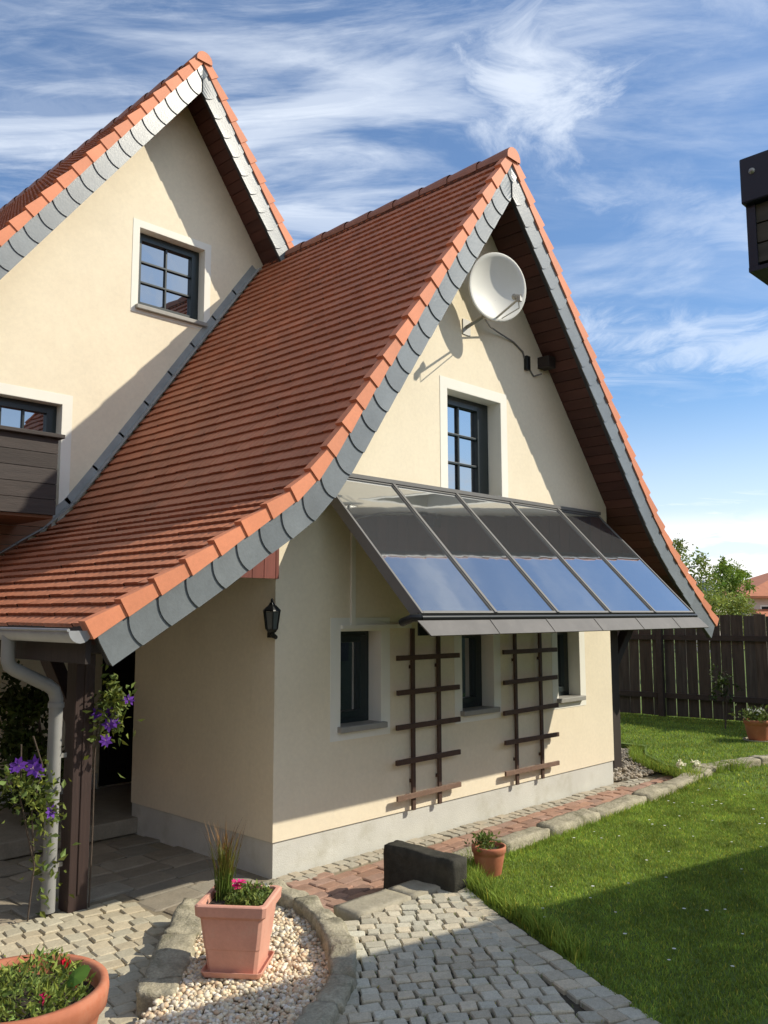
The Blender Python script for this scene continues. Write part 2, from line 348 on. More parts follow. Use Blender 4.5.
def stones(name, m, poly, origin, ang, su, sv, umax, vmax, z, h, gap, jx=.012, tonea=.14, warm=.05, offset=.5, warp=None, rnd_pts=.010, flat=True):
    b = MB(); ca, sa = math.cos(ang), math.sin(ang); v = 0.; row = 0
    while v < vmax:
        dv = sv * rnd.uniform(.9, 1.1); u = -umax - su * rnd.random() * offset
        while u < umax:
            du = su * rnd.uniform(.8, 1.22)
            def P(a, c):
                uu, vv = a, c
                if warp: uu, vv = warp(uu, vv)
                return Vector((origin[0] + uu * ca - vv * sa, origin[1] + uu * sa + vv * ca, 0))
            cen = P(u + du / 2, v + dv / 2)
            if inside((cen.x, cen.y), poly):
                g = gap * rnd.uniform(.7, 1.5) / 2; q = [(u + g, v + g), (u + du - g, v + g), (u + du - g, v + dv - g), (u + g, v + dv - g)]
                ring = []
                for i in range(4):                       # eight corners: rounded outline
                    a0 = q[i]; a1 = q[(i + 1) % 4]
                    for t in ((.07, .93) if flat else (.2, .8)): ring.append((a0[0] + (a1[0] - a0[0]) * t + rnd.uniform(-rnd_pts, rnd_pts) * .6, a0[1] + (a1[1] - a0[1]) * t + rnd.uniform(-rnd_pts, rnd_pts) * .6))
                cx = sum(p[0] for p in ring) / 8; cy = sum(p[1] for p in ring) / 8
                dz = rnd.uniform(-.005, .005); vs = []; sc0 = (0., 0.); tx = rnd.uniform(-.05, .05); ty = rnd.uniform(-.05, .05)
                for (k, zz) in ((1.0, -h), (1.0, -.007), (.90, 0.)):
                    for p in ring:
                        pu = cx + (p[0] - cx) * k; pv = cy + (p[1] - cy) * k; w = P(pu, pv); vs.append((w.x, w.y, z + dz + zz + (pu - cx) * tx + (pv - cy) * ty))
                fs = []
                for r in range(2):
                    for i in range(8): fs.append((r * 8 + i, r * 8 + (i + 1) % 8, r * 8 + 8 + (i + 1) % 8, r * 8 + 8 + i))
                w = P(cx, cy); vs.append((w.x, w.y, z + dz + .001)); fs += [(16 + i, 16 + (i + 1) % 8, 24) for i in range(8)]
                b.add(vs, fs, jit(tonea, warm), False)
            u += du
        v += dv; row += 1
    return tag(b.build(name, m), kind='structure')
COBF = [(.47, -1.37), (-.50, -1.34), (-.64, -1.46), (-.86, -1.74), (-1.05, -1.95), (-1.36, -2.15), (-2.4, -2.68), (-2.28, -6.0), (-.015, -2.12)]
stones('cobbled_path_setts', M_COBBLE, COBF, (.5, -.9), R_(180 - 36), .104, .094, 3.2, 4.6, LAWN_Z + .012, .03, .010, tonea=.18, warp=lambda u, v: (u, v + .07 * u * u), rnd_pts=.009)
def border_rows():
    a = Vector((.58, -1.36, 0)); c = Vector((.17, -2.05, 0)); e = Vector((-1.45, -5.6, 0))
    for k in range(2):
        n0 = Vector((-.9, .45, 0)) * (.115 * k); q = [(a + n0), (c + n0), (e + n0)]
        for p0, p1 in zip(q, q[1:]):
            d = (p1 - p0).normalized(); L = (p1 - p0).length; n_ = Vector((d.y, -d.x, 0)); n_ = n_ if n_.x < 0 else -n_
            A = p0; poly = [(A.x - n_.x * .01, A.y - n_.y * .01), (p1.x - n_.x * .01, p1.y - n_.y * .01), (p1.x + n_.x * .13, p1.y + n_.y * .13), (A.x + n_.x * .13, A.y + n_.y * .13)]
            ang = math.atan2(d.y, d.x); v_ = Vector((-math.sin(ang), math.cos(ang), 0)); o = A if v_.dot(n_) > 0 else A + n_ * .113
            stones('cobbled_path_border', M_COBBLE, poly, (o.x + d.x * L / 2, o.y + d.y * L / 2), ang, .12, .110, L / 2 + .02, .10, LAWN_Z + .013, .03, .010, tonea=.16, rnd_pts=.009)
border_rows()
BEI = [(-3.9, -3.0), (-2.35, -3.0), (-1.98, -1.45), (-1.10, -.30), (-.98, .02), (-1.02, .42), (-3.9, .75)]
stones('porch_cobbles', M_BEIGE, BEI, (-2.3, -3.0), R_(-8), .125, .115, 2.0, 4.2, .002, .02, .007, tonea=.10, warm=.04,
       warp=lambda u, v: (u, v + .05 * math.sin(u * 2.2)))
BRK = [(-.55, -1.28), (5.95, -.95), (6.1, -.2), (5.15, -.20), (-.02, -.21), (-.45, -.35)]
stones('brick_path', M_BRICK, BRK, (-1.2, -1.5), R_(1.5), .215, .105, 8, 2.0, .004, .02, .008, tonea=.18, warm=.06, rnd_pts=.004)
stones('wall_strip_cobbles', mat('wall_strip_stone', (.38, .34, .265), .9, var=.1, vscale=20, var2=.1, v2scale=90, bump=.3, bscale=60, attr='tone'), [(-.3, -.20), (5.6, -.20), (5.6, .0), (-.3, .0)], (0, -.21), 0, .115, .10, 7, .21, .006, .02, .010, tonea=.10, warm=.04)
FLG = [(-6, .75), (-3.9, .75), (-1.02, .42), (-.98, .02), (-.62, -.28), (-.02, -.21), (-.03, 1.95), (-6, 1.95)]
stones('porch_flagstones', M_FLAG, FLG, (-3, -.6), R_(2), .40, .26, 4, 3, .004, .02, .012, tonea=.16, warm=.05, rnd_pts=.004)

# gravel bed
GRV = [(-.93, -.42), (-.60, -.40), (-.48, -.75), (-.55, -1.14), (-.76, -1.54), (-.93, -1.80), (-1.10, -1.98), (-1.34, -2.16), (-1.60, -2.30), (-2.4, -2.72), (-2.6, -2.6), (-2.14, -1.62), (-1.72, -1.32)]
sheet('gravel_bed', GRV, .075, M_SAND, .08)
def pebbles(name, poly, z, n, rmin, rmax, pal, seed):
    r = np.random.RandomState(seed); P = np.array(poly); lo = P.min(0); hi = P.max(0); pts = []
    while len(pts) < n:
        p = lo + r.rand(2) * (hi - lo)
        if inside(p, poly): pts.append(p)
    pts = np.array(pts)
    t = (1 + 5 ** .5) / 2
    iv = np.array([(-1, t, 0), (1, t, 0), (-1, -t, 0), (1, -t, 0), (0, -1, t), (0, 1, t), (0, -1, -t), (0, 1, -t), (t, 0, -1), (t, 0, 1), (-t, 0, -1), (-t, 0, 1)]) / 1.9
    fi = np.array([(0, 11, 5), (0, 5, 1), (0, 1, 7), (0, 7, 10), (0, 10, 11), (1, 5, 9), (5, 11, 4), (11, 10, 2), (10, 7, 6), (7, 1, 8), (3, 9, 4), (3, 4, 2), (3, 2, 6), (3, 6, 8), (3, 8, 9), (4, 9, 5), (2, 4, 11), (6, 2, 10), (8, 6, 7), (9, 8, 1)])
    V = []; F = []; T = []
    for i, p in enumerate(pts):
        s = r.uniform(rmin, rmax) * np.array([1, r.uniform(.65, 1), r.uniform(.5, .85)]); a = r.uniform(0, 6.28); ca, sa = math.cos(a), math.sin(a)
        v = iv * (1 + r.uniform(-.18, .18, (12, 1))) * s; v = np.stack([v[:, 0] * ca - v[:, 1] * sa, v[:, 0] * sa + v[:, 1] * ca, v[:, 2]], 1)
        V.append(v + [p[0], p[1], z + r.uniform(0, .022) + (.05 * min(1, max(0, (p[0] - 5.6) / 1.0 + (p[1] - .3) / 1.0)) if rmax > .03 else 0)]); F.append(fi + 12 * i)
        c = np.array(pal[r.randint(len(pal))]) * r.uniform(.8, 1.12); T.append(np.repeat(c[None], 20, 0))
    o = fastmesh(name, np.concatenate(V), np.concatenate(F), np.concatenate(T), M_PEB, smooth=True)
    return o
PAL = [(.74, .65, .47), (.78, .70, .55), (.68, .57, .39), (.80, .75, .64), (.56, .42, .28), (.70, .52, .34), (.52, .46, .37), (.75, .62, .42)]
tag(pebbles('gravel', GRV, .082, 9000, .010, .021, PAL, 3), 'cream and tan pebbles filling the bed around the square planter', 'gravel', kind='stuff')
G2 = [(5.25, -.05), (6.1, -.12), (6.5, .35), (7.1, .65), (7.1, 1.2), (5.2, 1.2)]
tag(pebbles('shingle', G2, .012, 1800, .014, .034, [(.36, .31, .25), (.46, .41, .34), (.28, .25, .2), (.40, .33, .24)], 4), 'brown shingle patch at the foot of the far post', 'gravel', kind='stuff')

# kerb stones, each a thing
def rock(l, w, h, m, name, n=9, rr=.13, amp=1.):
    """rounded rough block of n x 3 x 3 cells around the origin, base at z=0"""
    b = MB(); nx, ny, nz = n, 6, 6; idx = {}; vs = []
    def key(i, j, k):
        if (i, j, k) not in idx:
            x, y, z = i / nx * 2 - 1, j / ny * 2 - 1, k / nz * 2 - 1
            q = Vector((x * l / 2, y * w / 2, z * h / 2)); r = min(w, h) * rr
            c = Vector((max(-l / 2 + r, min(l / 2 - r, q.x)), max(-w / 2 + r, min(w / 2 - r, q.y)), max(-h / 2 + r, min(h / 2 - r, q.z))))
            d = q - c
            if d.length > r: d = d.normalized() * r
            p = c + d; p += (noise.noise_vector(p * 7 + Vector((rnd_off, 0, 0))) * .16 + noise.noise_vector(p * 22 + Vector((rnd_off, 5, 0))) * .085) * min(w, h) * amp
            idx[(i, j, k)] = len(vs); vs.append(p + Vector((0, 0, h / 2)))
        return idx[(i, j, k)]
    rnd_off = rnd.uniform(0, 90); fs = []
    for a in range(nx):
        for c in range(ny):
            fs.append((key(a, c, nz), key(a + 1, c, nz), key(a + 1, c + 1, nz), key(a, c + 1, nz))); fs.append((key(a, c, 0), key(a, c + 1, 0), key(a + 1, c + 1, 0), key(a + 1, c, 0)))
    for a in range(nx):
        for k in range(nz):
            fs.append((key(a, 0, k), key(a + 1, 0, k), key(a + 1, 0, k + 1), key(a, 0, k + 1))); fs.append((key(a, ny, k), key(a, ny, k + 1), key(a + 1, ny, k + 1), key(a + 1, ny, k)))
    for c in range(ny):
        for k in range(nz):
            fs.append((key(0, c, k), key(0, c, k + 1), key(0, c + 1, k + 1), key(0, c + 1, k))); fs.append((key(nx, c, k), key(nx, c + 1, k), key(nx, c + 1, k + 1), key(nx, c, k + 1)))
    b.add(vs, fs, None, True)
    return b.build(name, m)
def stone_row(pts, w, h, z, m, name, label, cat, group, lmin=.28, lmax=.5, gap=.012, amp=1.):
    pts = [Vector((p[0], p[1], 0)) for p in pts]; L = [0]
    for a, b in zip(pts, pts[1:]): L.append(L[-1] + (b - a).length)
    def at(s):
        for i in range(len(L) - 1):
            if s <= L[i + 1] + 1e-6: return pts[i].lerp(pts[i + 1], (s - L[i]) / max(1e-6, L[i + 1] - L[i]))
        return pts[-1]
    s = 0; r = []
    while s < L[-1] - .08:
        e = min(L[-1], s + rnd.uniform(lmin, lmax))
        if L[-1] - e < .14: e = L[-1]
        a = at(s); c = at(e); d = c - a
        o = rock(d.length - gap, w * rnd.uniform(.92, 1.08), h * rnd.uniform(.94, 1.05), m, name, 9, .13, amp)
        mid = (a + c) / 2; o.location = (mid.x, mid.y, z); o.rotation_euler = (rnd.uniform(-.04, .04), rnd.uniform(-.02, .02), math.atan2(d.y, d.x))
        tag(o, label, cat, group); r.append(o); s = e
    return r
stone_row([(-.91, -.36), (-1.36, -.83), (-1.83, -1.36)], .23, .165, -.03, M_KERB, 'kerb_stone', 'broad low grey kerb stone between the beige porch cobbles and the gravel bed', 'kerb stone', 'kerb stones left of the gravel bed', .5, .6)
stone_row([(-.46, -.48), (-.45, -.76), (-.52, -1.12), (-.72, -1.50), (-.90, -1.76), (-1.08, -1.95), (-1.32, -2.13), (-1.58, -2.28), (-2.4, -2.70)], .145, .225, -.03, M_KERB, 'kerb_stone', 'rough tall kerb stone in the curve between the gravel bed and the grey cobbled path', 'kerb stone', 'kerb stones right of the gravel bed', .3, .5)
stone_row([(.62, -1.13), (2.0, -1.07), (3.6, -1.03), (5.0, -.95), (5.7, -.84)], .19, .245, -.03, M_KERB, 'edging_stone', 'rough grey edging stone holding the lawn along the red brick path', 'edging stone', 'edging stones along the brick path', .6, 1.0, .012, .45)
stone_row([(5.7, -.75), (6.3, -.9), (7.4, -1.18), (8.6, -1.6)], .20, .12, LAWN_Z - .03, M_KERB, 'edging_stone', 'low grey edging stone crossing the lawn beyond the white flowers', 'edging stone', 'edging stones across the lawn', .45, .8)
for (x0, x1, lb) in ((-.42, .06, 'worn flat step stone at the end of the cobbled path, next to the curved kerb'), (.07, .62, 'worn flat step stone at the end of the cobbled path, against the dark block wall')):
    o = rock(x1 - x0, .25, .18, M_STEP, 'step_stone', 9, .07, .28); o.location = ((x0 + x1) / 2, -1.26, -.02); o.rotation_euler = (0, 0, R_(-1)); tag(o, lb, 'step stone')
# dark wall block
o = rock(.66, .16, .365, M_DARKST, 'low_stone_wall', 12, .10, .4); o.location = (.42, -1.17, -.02); o.rotation_euler = (0, 0, R_(90)); tag(o, 'short dark stone wall block standing beside the step, its face in shade', 'wall')
# entrance landing
b = MB(); b.box(-1.9, 1.5, 1.98, 3.5, 0, .14)
tag(b.build('entrance_landing', M_FLAG, bevel=.012), 'dark stone landing step before the shaded entrance door', 'step')

# ------------------------------------------------------------------ the house
HOUSE = thing('gabled_house', (0, 0, 0), 'cream rendered gabled house with orange tiled roofs and slate verges', 'house')
PL = [(2.575, 6.65), (.15, 3.303), (-.02, 3.09), (-.18, 2.93), (-.36, 2.805), (-.55, 2.69), (-1.04, 2.37), (-1.80, 1.925)]
PR = [(2.575, 6.65), (4.70, 4.02), (5.15, 3.46), (5.42, 3.14), (5.75, 2.81), (6.05, 2.57), (6.55, 2.20), (6.97, 1.89)]
MLp = [(1.19, 8.72), (-3.9, 1.95)]
MRp = [(1.19, 8.72), (2.70, 6.60)]
class Prof:
    def __init__(s, pts):
        s.p = [Vector((a, c)) for a, c in pts]; s.L = [0]
        for a, c in zip(s.p, s.p[1:]): s.L.append(s.L[-1] + (c - a).length)
        s.len = s.L[-1]; s.side = -1 if pts[-1][0] < pts[0][0] else 1
    def at(s, t):
        for i in range(len(s.p) - 1):
            if t <= s.L[i + 1] or i == len(s.p) - 2:
                a, c = s.p[i], s.p[i + 1]; return a + (c - a) * ((t - s.L[i]) / (s.L[i + 1] - s.L[i]))
    def nrm(s, t):
        d = (s.at(min(s.len, t + .06)) - s.at(max(0, t - .06))).normalized()
        return Vector((-d.y, d.x)) if s.side > 0 else Vector((d.y, -d.x))
    def pt(s, t, n=0.):
        q = s.at(t) + s.nrm(t) * n; return q
    def z_at(s, x):
        for a, c in zip(s.p, s.p[1:]):
            lo, hi = sorted((a.x, c.x))
            if lo <= x <= hi: return a.y + (c.y - a.y) * (x - a.x) / (c.x - a.x)
        a, c = s.p[-2], s.p[-1]; return a.y + (c.y - a.y) * (x - a.x) / (c.x - a.x)
EXPO = .258
def tiled(name, pr, y0, y1, parent, tmax=None, y0f=None):
    """courses of clay tiles: each course rises towards its lower edge, side laps ripple along the course"""
    b = MB(); tl = pr.len if tmax is None else tmax; nrow = int(tl / (EXPO * .5) + .5); ex = tl / nrow; tw = .19
    for r in range(nrow):
        ya = y0 if y0f is None else y0f(r * ex)
        s0, s1 = r * ex, (r + 1) * ex + .012; y = ya - (r % 2) * tw * .5
        while y < y1 - .02:
            e = min(y + tw, y1); y = max(y, ya); tone = jit(.10, .035); ds = rnd.uniform(-.005, .005); dn = rnd.uniform(0, .004)
            fr = [0., .14, .36, .5, .72, 1.]; hh = [.000, .007, .006, .001, .007, .000]
            vs = []
            for f, h in zip(fr, hh):
                yy = y + (e - y) * f
                up = pr.pt(s0, -.004 + h * .5); mid = pr.pt((s0 + s1) / 2, .012 + h); lo = pr.pt(s1 + ds - (.010 if f in (0., .5, 1.) else 0), .018 + h + dn); bt = pr.pt(s1 + ds - .010, -.006)
                for q in (up, mid, lo, bt): vs.append((q.x, yy, q.y))
            fs = []
            for i in range(5):
                for k in range(3):
                    q = (i * 4 + k, i * 4 + k + 1, i * 4 + 5 + k, i * 4 + 4 + k); fs.append(q if pr.side < 0 else q[::-1])
            b.add(vs, fs, tone); y = e
    return b.build(name, M_TILE, parent)
def verge(pr, y, parent, tmax, sgn_top=.0, slate_h=.205, tile_h=.075, tw=.055):
    """clay verge tiles with a face board of overlapping slates below them; y is the outer face of the slates"""
    n = int(tmax / EXPO + .5); ex = tmax / n; b = MB()
    for r in range(n):
        s0, s1 = r * ex, (r + 1) * ex + .03; t = jit(.07, .03)
        P = lambda s, nn, yy: (pr.pt(s, nn).x, yy, pr.pt(s, nn).y)
        yf0, yf1 = y - .016, y - .030
        n0, n1 = .010, .045
        b.hexa([P(s0, -tile_h + .01, yf0), P(s1, -tile_h + .004, yf1), P(s1, -tile_h + .004, y + tw), P(s0, -tile_h + .01, y + tw), P(s0, n0 + .008, yf0), P(s1, n1 + .008, yf1), P(s1, n1 + .008, y + tw), P(s0, n0 + .008, y + tw)], t)
    b.build('verge_tiles', M_VERGE, parent)
    # slates
    b = MB(); sl = .235; k = int(tmax / sl + .5); sl = tmax / k; hb, ht = -tile_h - slate_h, -tile_h + .03
    for r in range(k):
        s0, s1 = r * sl - .04, (r + 1) * sl; t = jit(.10, .01); m = 7; f = []; g = []
        for i in range(m + 1):
            q = i / m; nn = hb + (ht - hb) * q; arc = .055 * (1 - (2 * q - .85) ** 2 / 1.4)
            f.append((s1 + arc - .03, nn))
        last = pr.len if tmax >= pr.len - .01 else tmax
        up = [(s0, hb), (s0, ht)]
        vs = []
        for (yo0, yo1) in ((-.001, -.014), (.004, .001)):
            for i in range(m + 1):
                p0 = pr.pt(max(0, s0), f[i][1]); p1 = pr.pt(min(tmax, f[i][0]), f[i][1])
                if r == 0:
                    xa = pr.p[0].x; p0 = Vector((xa, p0.y)) if (p0.x - xa) * pr.side < 0 or True else p0
                    d = (pr.at(.3) - pr.at(0)).normalized(); base = pr.pt(0, f[i][1]); tt = (xa - base.x) / d.x; p0 = base + d * tt
                xa = pr.p[0].x; dd = (pr.at(.3) - pr.at(0)).normalized()
                if (p0.x - xa) * pr.side < 0: p0 = p0 + dd * ((xa - p0.x) / dd.x)
                if (p1.x - xa) * pr.side < 0: p1 = p1 + dd * ((xa - p1.x) / dd.x)
                vs.append((p0.x, y + yo0, p0.y)); vs.append((p1.x, y + yo1, p1.y))
        o = 2 * (m + 1); fs = []
        for i in range(m):
            q = (2 * i, 2 * i + 1, 2 * i + 3, 2 * i + 2); fs.append(q); fs.append((o + 2 * i, o + 2 * i + 2, o + 2 * i + 3, o + 2 * i + 1)); fs.append((2 * i + 1, o + 2 * i + 1, o + 2 * i + 3, 2 * i + 3))
        fs.append((0, 1, o + 1, o)); fs.append((2 * m, o + 2 * m, o + 2 * m + 1, 2 * m + 1))
        b.add(vs, fs, t)
    b.build('slate_bargeboard', M_SLATE, parent)
    # board behind
    b = MB(); ss = [tmax * i / 40 for i in range(41)]
    poly = [pr.pt(s, hb + .006) for s in ss] + [pr.pt(s, -.03) for s in reversed(ss)]
    d = (pr.at(.3) - pr.at(0)).normalized(); bb = pr.pt(0, hb + .006); poly[0] = bb + d * ((pr.p[0].x - bb.x) / d.x)
    bb = pr.pt(0, -.03); poly[-1] = bb + d * ((pr.p[0].x - bb.x) / d.x)
    b.prism([(p.x, p.y) for p in poly], lambda p: (p[0], y + .006, p[1]), lambda p: (p[0], y + .045, p[1]))
    b.build('barge_backing', M_SLATEJ, parent)
def soffit(pr, y0, y1, parent, tmax, n0=-.115, bw=.125):
    b = MB(); k = int(tmax / bw); d = tmax / k
    for i in range(k):
        s0, s1 = i * d, (i + 1) * d - .006; t = jit(.22, .04)
        P = lambda s, nn, yy: (pr.pt(s, nn).x, yy, pr.pt(s, nn).y)
        b.hexa([P(s0, n0 - .02, y0), P(s1, n0 - .02, y0), P(s1, n0 - .02, y1), P(s0, n0 - .02, y1), P(s0, n0, y0), P(s1, n0, y0), P(s1, n0, y1), P(s0, n0, y1)], t)
    b.build('soffit_boards', M_SOFFIT, parent)
    # deck above the boards closes the gaps
    b = MB(); ss = [tmax * i / 30 for i in range(31)]
    poly = [pr.pt(s, n0 + .004) for s in ss] + [pr.pt(s, -.014) for s in reversed(ss)]
    b.prism([(p.x, p.y) for p in poly], lambda p: (p[0], y0, p[1]), lambda p: (p[0], y1, p[1]))
    b.build('roof_deck', M_SOFFIT, parent)
def ridge(x, z, y0, y1, parent):
    b = MB(); y = y0; 
    while y < y1 - .1:
        e = min(y1, y + .40); t = jit(.1, .03); n = 9; vs = []
        for (yy, r) in ((y - .01, .112), (y + .05, .112), (e, .098)):
            for k in range(n + 1):
                a = math.pi * (-.08 + 1.16 * k / n); vs.append((x + r * math.cos(a), yy, z - .035 + r * .95 * math.sin(a)))
        fs = []
        for j in range(2):
            for k in range(n): fs.append((j * (n + 1) + k, j * (n + 1) + k + 1, (j + 1) * (n + 1) + k + 1, (j + 1) * (n + 1) + k))
        b.add(vs, fs, t, True); y = e
    b.build('ridge_tiles', M_RIDGE, parent)
    b = MB(); n = 12; vs = [(x, y0 - .012, z - .04)] + [(x + .110 * math.cos(math.pi * (-.08 + 1.16 * k / n)), y0 - .012, z - .035 + .105 * math.sin(math.pi * (-.08 + 1.16 * k / n))) for k in range(n + 1)]
    b.add(vs, [(0, k + 1, k + 2) for k in range(n)] + [(0, n + 1, 1)]); b.add([(v[0], v[1] + .03, v[2]) for v in vs], [(0, k + 2, k + 1) for k in range(n)])
    b.build('ridge_end_disc', M_VERGE, parent)
pl, prr, ml, mrr = Prof(PL), Prof(PR), Prof(MLp), Prof(MRp)
OH = -.5
tiled('roof_tiles', pl, OH + .03, 3.47, HOUSE); tiled('roof_tiles', prr, OH + .03, 3.3, HOUSE)
verge(pl, OH, HOUSE, pl.len); verge(prr, OH, HOUSE, prr.len)
soffit(pl, OH + .046, 3.44, HOUSE, pl.len); soffit(prr, OH + .046, 3.3, HOUSE, prr.len)
ridge(2.575, 6.62, OH - .03, 2.98, HOUSE)
MY = 3.0
tiled('roof_tiles', ml, MY + .03, 12, HOUSE); 
MRf = Prof([(1.19, 8.72), (5.9, 2.1)])
b = MB(); 
tiled('roof_tiles', MRf, MY + .03, 12, HOUSE, y0f=lambda s: MY + .03 if s < 2.45 else 3.62)
verge(ml, MY, HOUSE, ml.len); verge(mrr, MY, HOUSE, mrr.len)
soffit(ml, MY + .046, 3.55, HOUSE, ml.len); soffit(mrr, MY + .046, 3.55, HOUSE, mrr.len)
ridge(1.19, 8.67, MY - .03, 12, HOUSE)

# --- walls
def rect(x0, x1, z0, z1): return [(x0, z0), (x1, z0), (x1, z1), (x0, z1)]
WIN_LOW = [(.694, 1.185, 1.06, 1.85), (2.298, 2.81, 1.06, 1.85), (3.97, 4.43, 1.06, 1.85)]
WIN_UP = (2.12, 3.005, 3.12, 4.21); WIN_MAIN = (.70, 1.62, 5.58, 6.54); WIN_BALC = (-1.10, -.15, 2.96, 4.25)
PLZ = .262
hb = -.13
def under(pr, x): return pr.z_at(x) - .12 * 1.7
gable = [(0, PLZ), (5.13, PLZ), (5.13, under(prr, 5.13))] + [(x, under(prr, x)) for x in (5.0, 4.7, 4.0)] + [(2.575, 6.45)] + [(x, under(pl, x)) for x in (1.5, .6, .15)] + [(0, under(pl, 0.0))]
b = MB(); b.prism(gable, lambda p: (p[0], 0, p[1]), lambda p: (p[0], .30, p[1]), holes=[rect(*w) for w in WIN_LOW + [WIN_UP]])
b.build('gable_wall', M_CREAM, HOUSE)
b = MB(); b.box(0, .28, .302, 2.09, PLZ, 2.72); b.build('side_wall', M_CREAM, HOUSE)
b = MB(); b.box(4.85, 5.13, .302, 3.5, PLZ, 3.25); b.box(4.852, 5.128, .304, 3.5, -.05, PLZ); b.build('far_side_wall', M_CREAM, HOUSE)
b = MB(); b.box(.012, 5.118, .012, .25, -.05, PLZ); b.box(.012, .25, .25, 2.09, -.05, PLZ)
# the plinth stands back a little from the render
b.build('plinth', M_PLINTH, HOUSE)
b = MB(); b.box(.281, 1.5, 1.9, 2.09, 0, 2.7); b.build('recess_wall', M_CREAM, HOUSE)
xs = [-3.5, 5.4]
mg = [(-3.4, .0), (5.3, .0), (5.3, under(MRf, 5.3)), (1.19, 8.5), (-3.4, under(ml, -3.4))]
DOOR = (.42, 1.36, .14, 2.12)
b = MB(); b.prism(mg, lambda p: (p[0], 3.5, p[1]), lambda p: (p[0], 3.8, p[1]), holes=[rect(*WIN_MAIN), rect(*WIN_BALC), rect(*DOOR)])
b.build('main_gable_wall', M_CREAM, HOUSE)
b = MB(); b.box(-3.4, .40, 3.485, 3.5, 0, .30); b.build('plinth', M_PLINTH, HOUSE)
for q in ((-3.4, -3.1, 3.8, 11.6, 0, 2.4), (5.0, 5.3, 3.8, 11.6, 0, 2.75), (-3.1, 5.0, 11.3, 11.6, 0, 2.4)): b = MB(); b.box(*q); b.build('rear_wall', M_CREAM, HOUSE)
# door
b = MB(); b.box(DOOR[0], DOOR[1], 3.58, 3.64, DOOR[2], DOOR[3])
for zz in (.3, .95, 1.5): b.box(DOOR[0] + .14, DOOR[1] - .14, 3.568, 3.581, zz, zz + .42)
d = b.build('entrance_door', M_DOOR, HOUSE, bevel=.006)
b = MB(); b.tube([(DOOR[0] + .08, 3.58, 1.15), (DOOR[0] + .08, 3.53, 1.15), (DOOR[0] + .19, 3.53, 1.15)], .011); b.build('handle', M_GALV, d)

def window(x0, x1, z0, z1, y, rec, cols, rows, tw, sash_r=.07, sill=True, trims=(1, 1, 1, 1), name='window'):
    f = MB(); fy0, fy1 = y + rec, y + rec + .07; fw = .055
    def fr(x0, x1, z0, z1, w, ya, yb, wr=None):
        wr = wr or w
        f.box(x0, x0 + w, ya, yb, z0, z1); f.box(x1 - wr, x1, ya, yb, z0, z1); f.box(x0 + w, x1 - wr, ya, yb, z0, z0 + w); f.box(x0 + w, x1 - wr, ya, yb, z1 - w, z1)
    fr(x0 + .002, x1 - .002, z0 + .002, z1 - .002, fw, fy0, fy1)
    sx0, sx1, sz0, sz1 = x0 + fw - .008, x1 - fw + .008, z0 + fw - .008, z1 - fw + .008
    fr(sx0, sx1, sz0, sz1, .055, fy0 - .014, fy1 - .03, sash_r)
    gx0, gx1, gz0, gz1 = sx0 + .055, sx1 - sash_r, sz0 + .055, sz1 - .055
    for i in range(1, cols): xx = gx0 + (gx1 - gx0) * i / cols; f.box(xx - .012, xx + .012, fy0 + .004, fy0 + .026, gz0, gz1)
    for i in range(1, rows): zz = gz0 + (gz1 - gz0) * i / rows; f.box(gx0, gx1, fy0 + .002, fy0 + .024, zz - .012, zz + .012)
    w = f.build(name, M_FRAME, HOUSE, bevel=.004)
    g = MB(); g.add([(gx0 - .01, fy0 + .03, gz0 - .01), (gx1 + .01, fy0 + .03, gz0 - .01), (gx1 + .01, fy0 + .03, gz1 + .01), (gx0 - .01, fy0 + .03, gz1 + .01)], [(0, 1, 2, 3)])
    g.box(gx0 - .01, gx1 + .01, fy0 + .034, fy0 + .037, gz0 - .01, gz1 + .01)
    g.build('pane', M_GLASS, w)
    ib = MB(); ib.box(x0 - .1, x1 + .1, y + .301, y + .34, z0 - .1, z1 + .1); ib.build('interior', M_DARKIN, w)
    if tw:
        t = MB(); l, r_, bt, tp = trims
        X0 = x0 - tw * l; X1 = x1 + tw * r_; Z0 = z0 - tw * bt; Z1 = z1 + tw * tp
        if l: t.box(X0, x0, y - .004, y + .01, Z0, Z1)
        if r_: t.box(x1, X1, y - .004, y + .01, Z0, Z1)
        if tp: t.box(x0 if l else X0, x1, y - .004, y + .01, z1, Z1)
        if bt: t.box(x0, x1, y - .004, y + .01, Z0, z0)
        # reveals
        t.box(x0 - .001, x0 + .004, y - .0035, y + rec, z0, z1); t.box(x1 - .004, x1 + .001, y - .0035, y + rec, z0, z1); t.box(x0 + .004, x1 - .004, y - .003, y + rec, z1 - .004, z1 + .001)
        t.build('surround', M_TRIM, w)
    if sill:
        s_ = MB(); s_.box(x0 - .03, x1 + .03, y - .055, y + rec - .001, z0 - .045, z0 + .004); s_.build('sill', M_SILL, w, bevel=.006)
    return w
for q in WIN_LOW: window(*q, 0, .15, 1, 1, .11)
window(*WIN_UP, 0, .17, 2, 3, .105, sash_r=.15, sill=False)
window(*WIN_MAIN, 3.5, .13, 2, 3, .085)
window(*WIN_BALC, 3.5, .13, 3, 4, .11, sill=False)
b = MB(); b.box(3.72, 3.86, -.15, .05, 4.73, 4.86); b.build('purlin', M_POST2, HOUSE, bevel=.008)
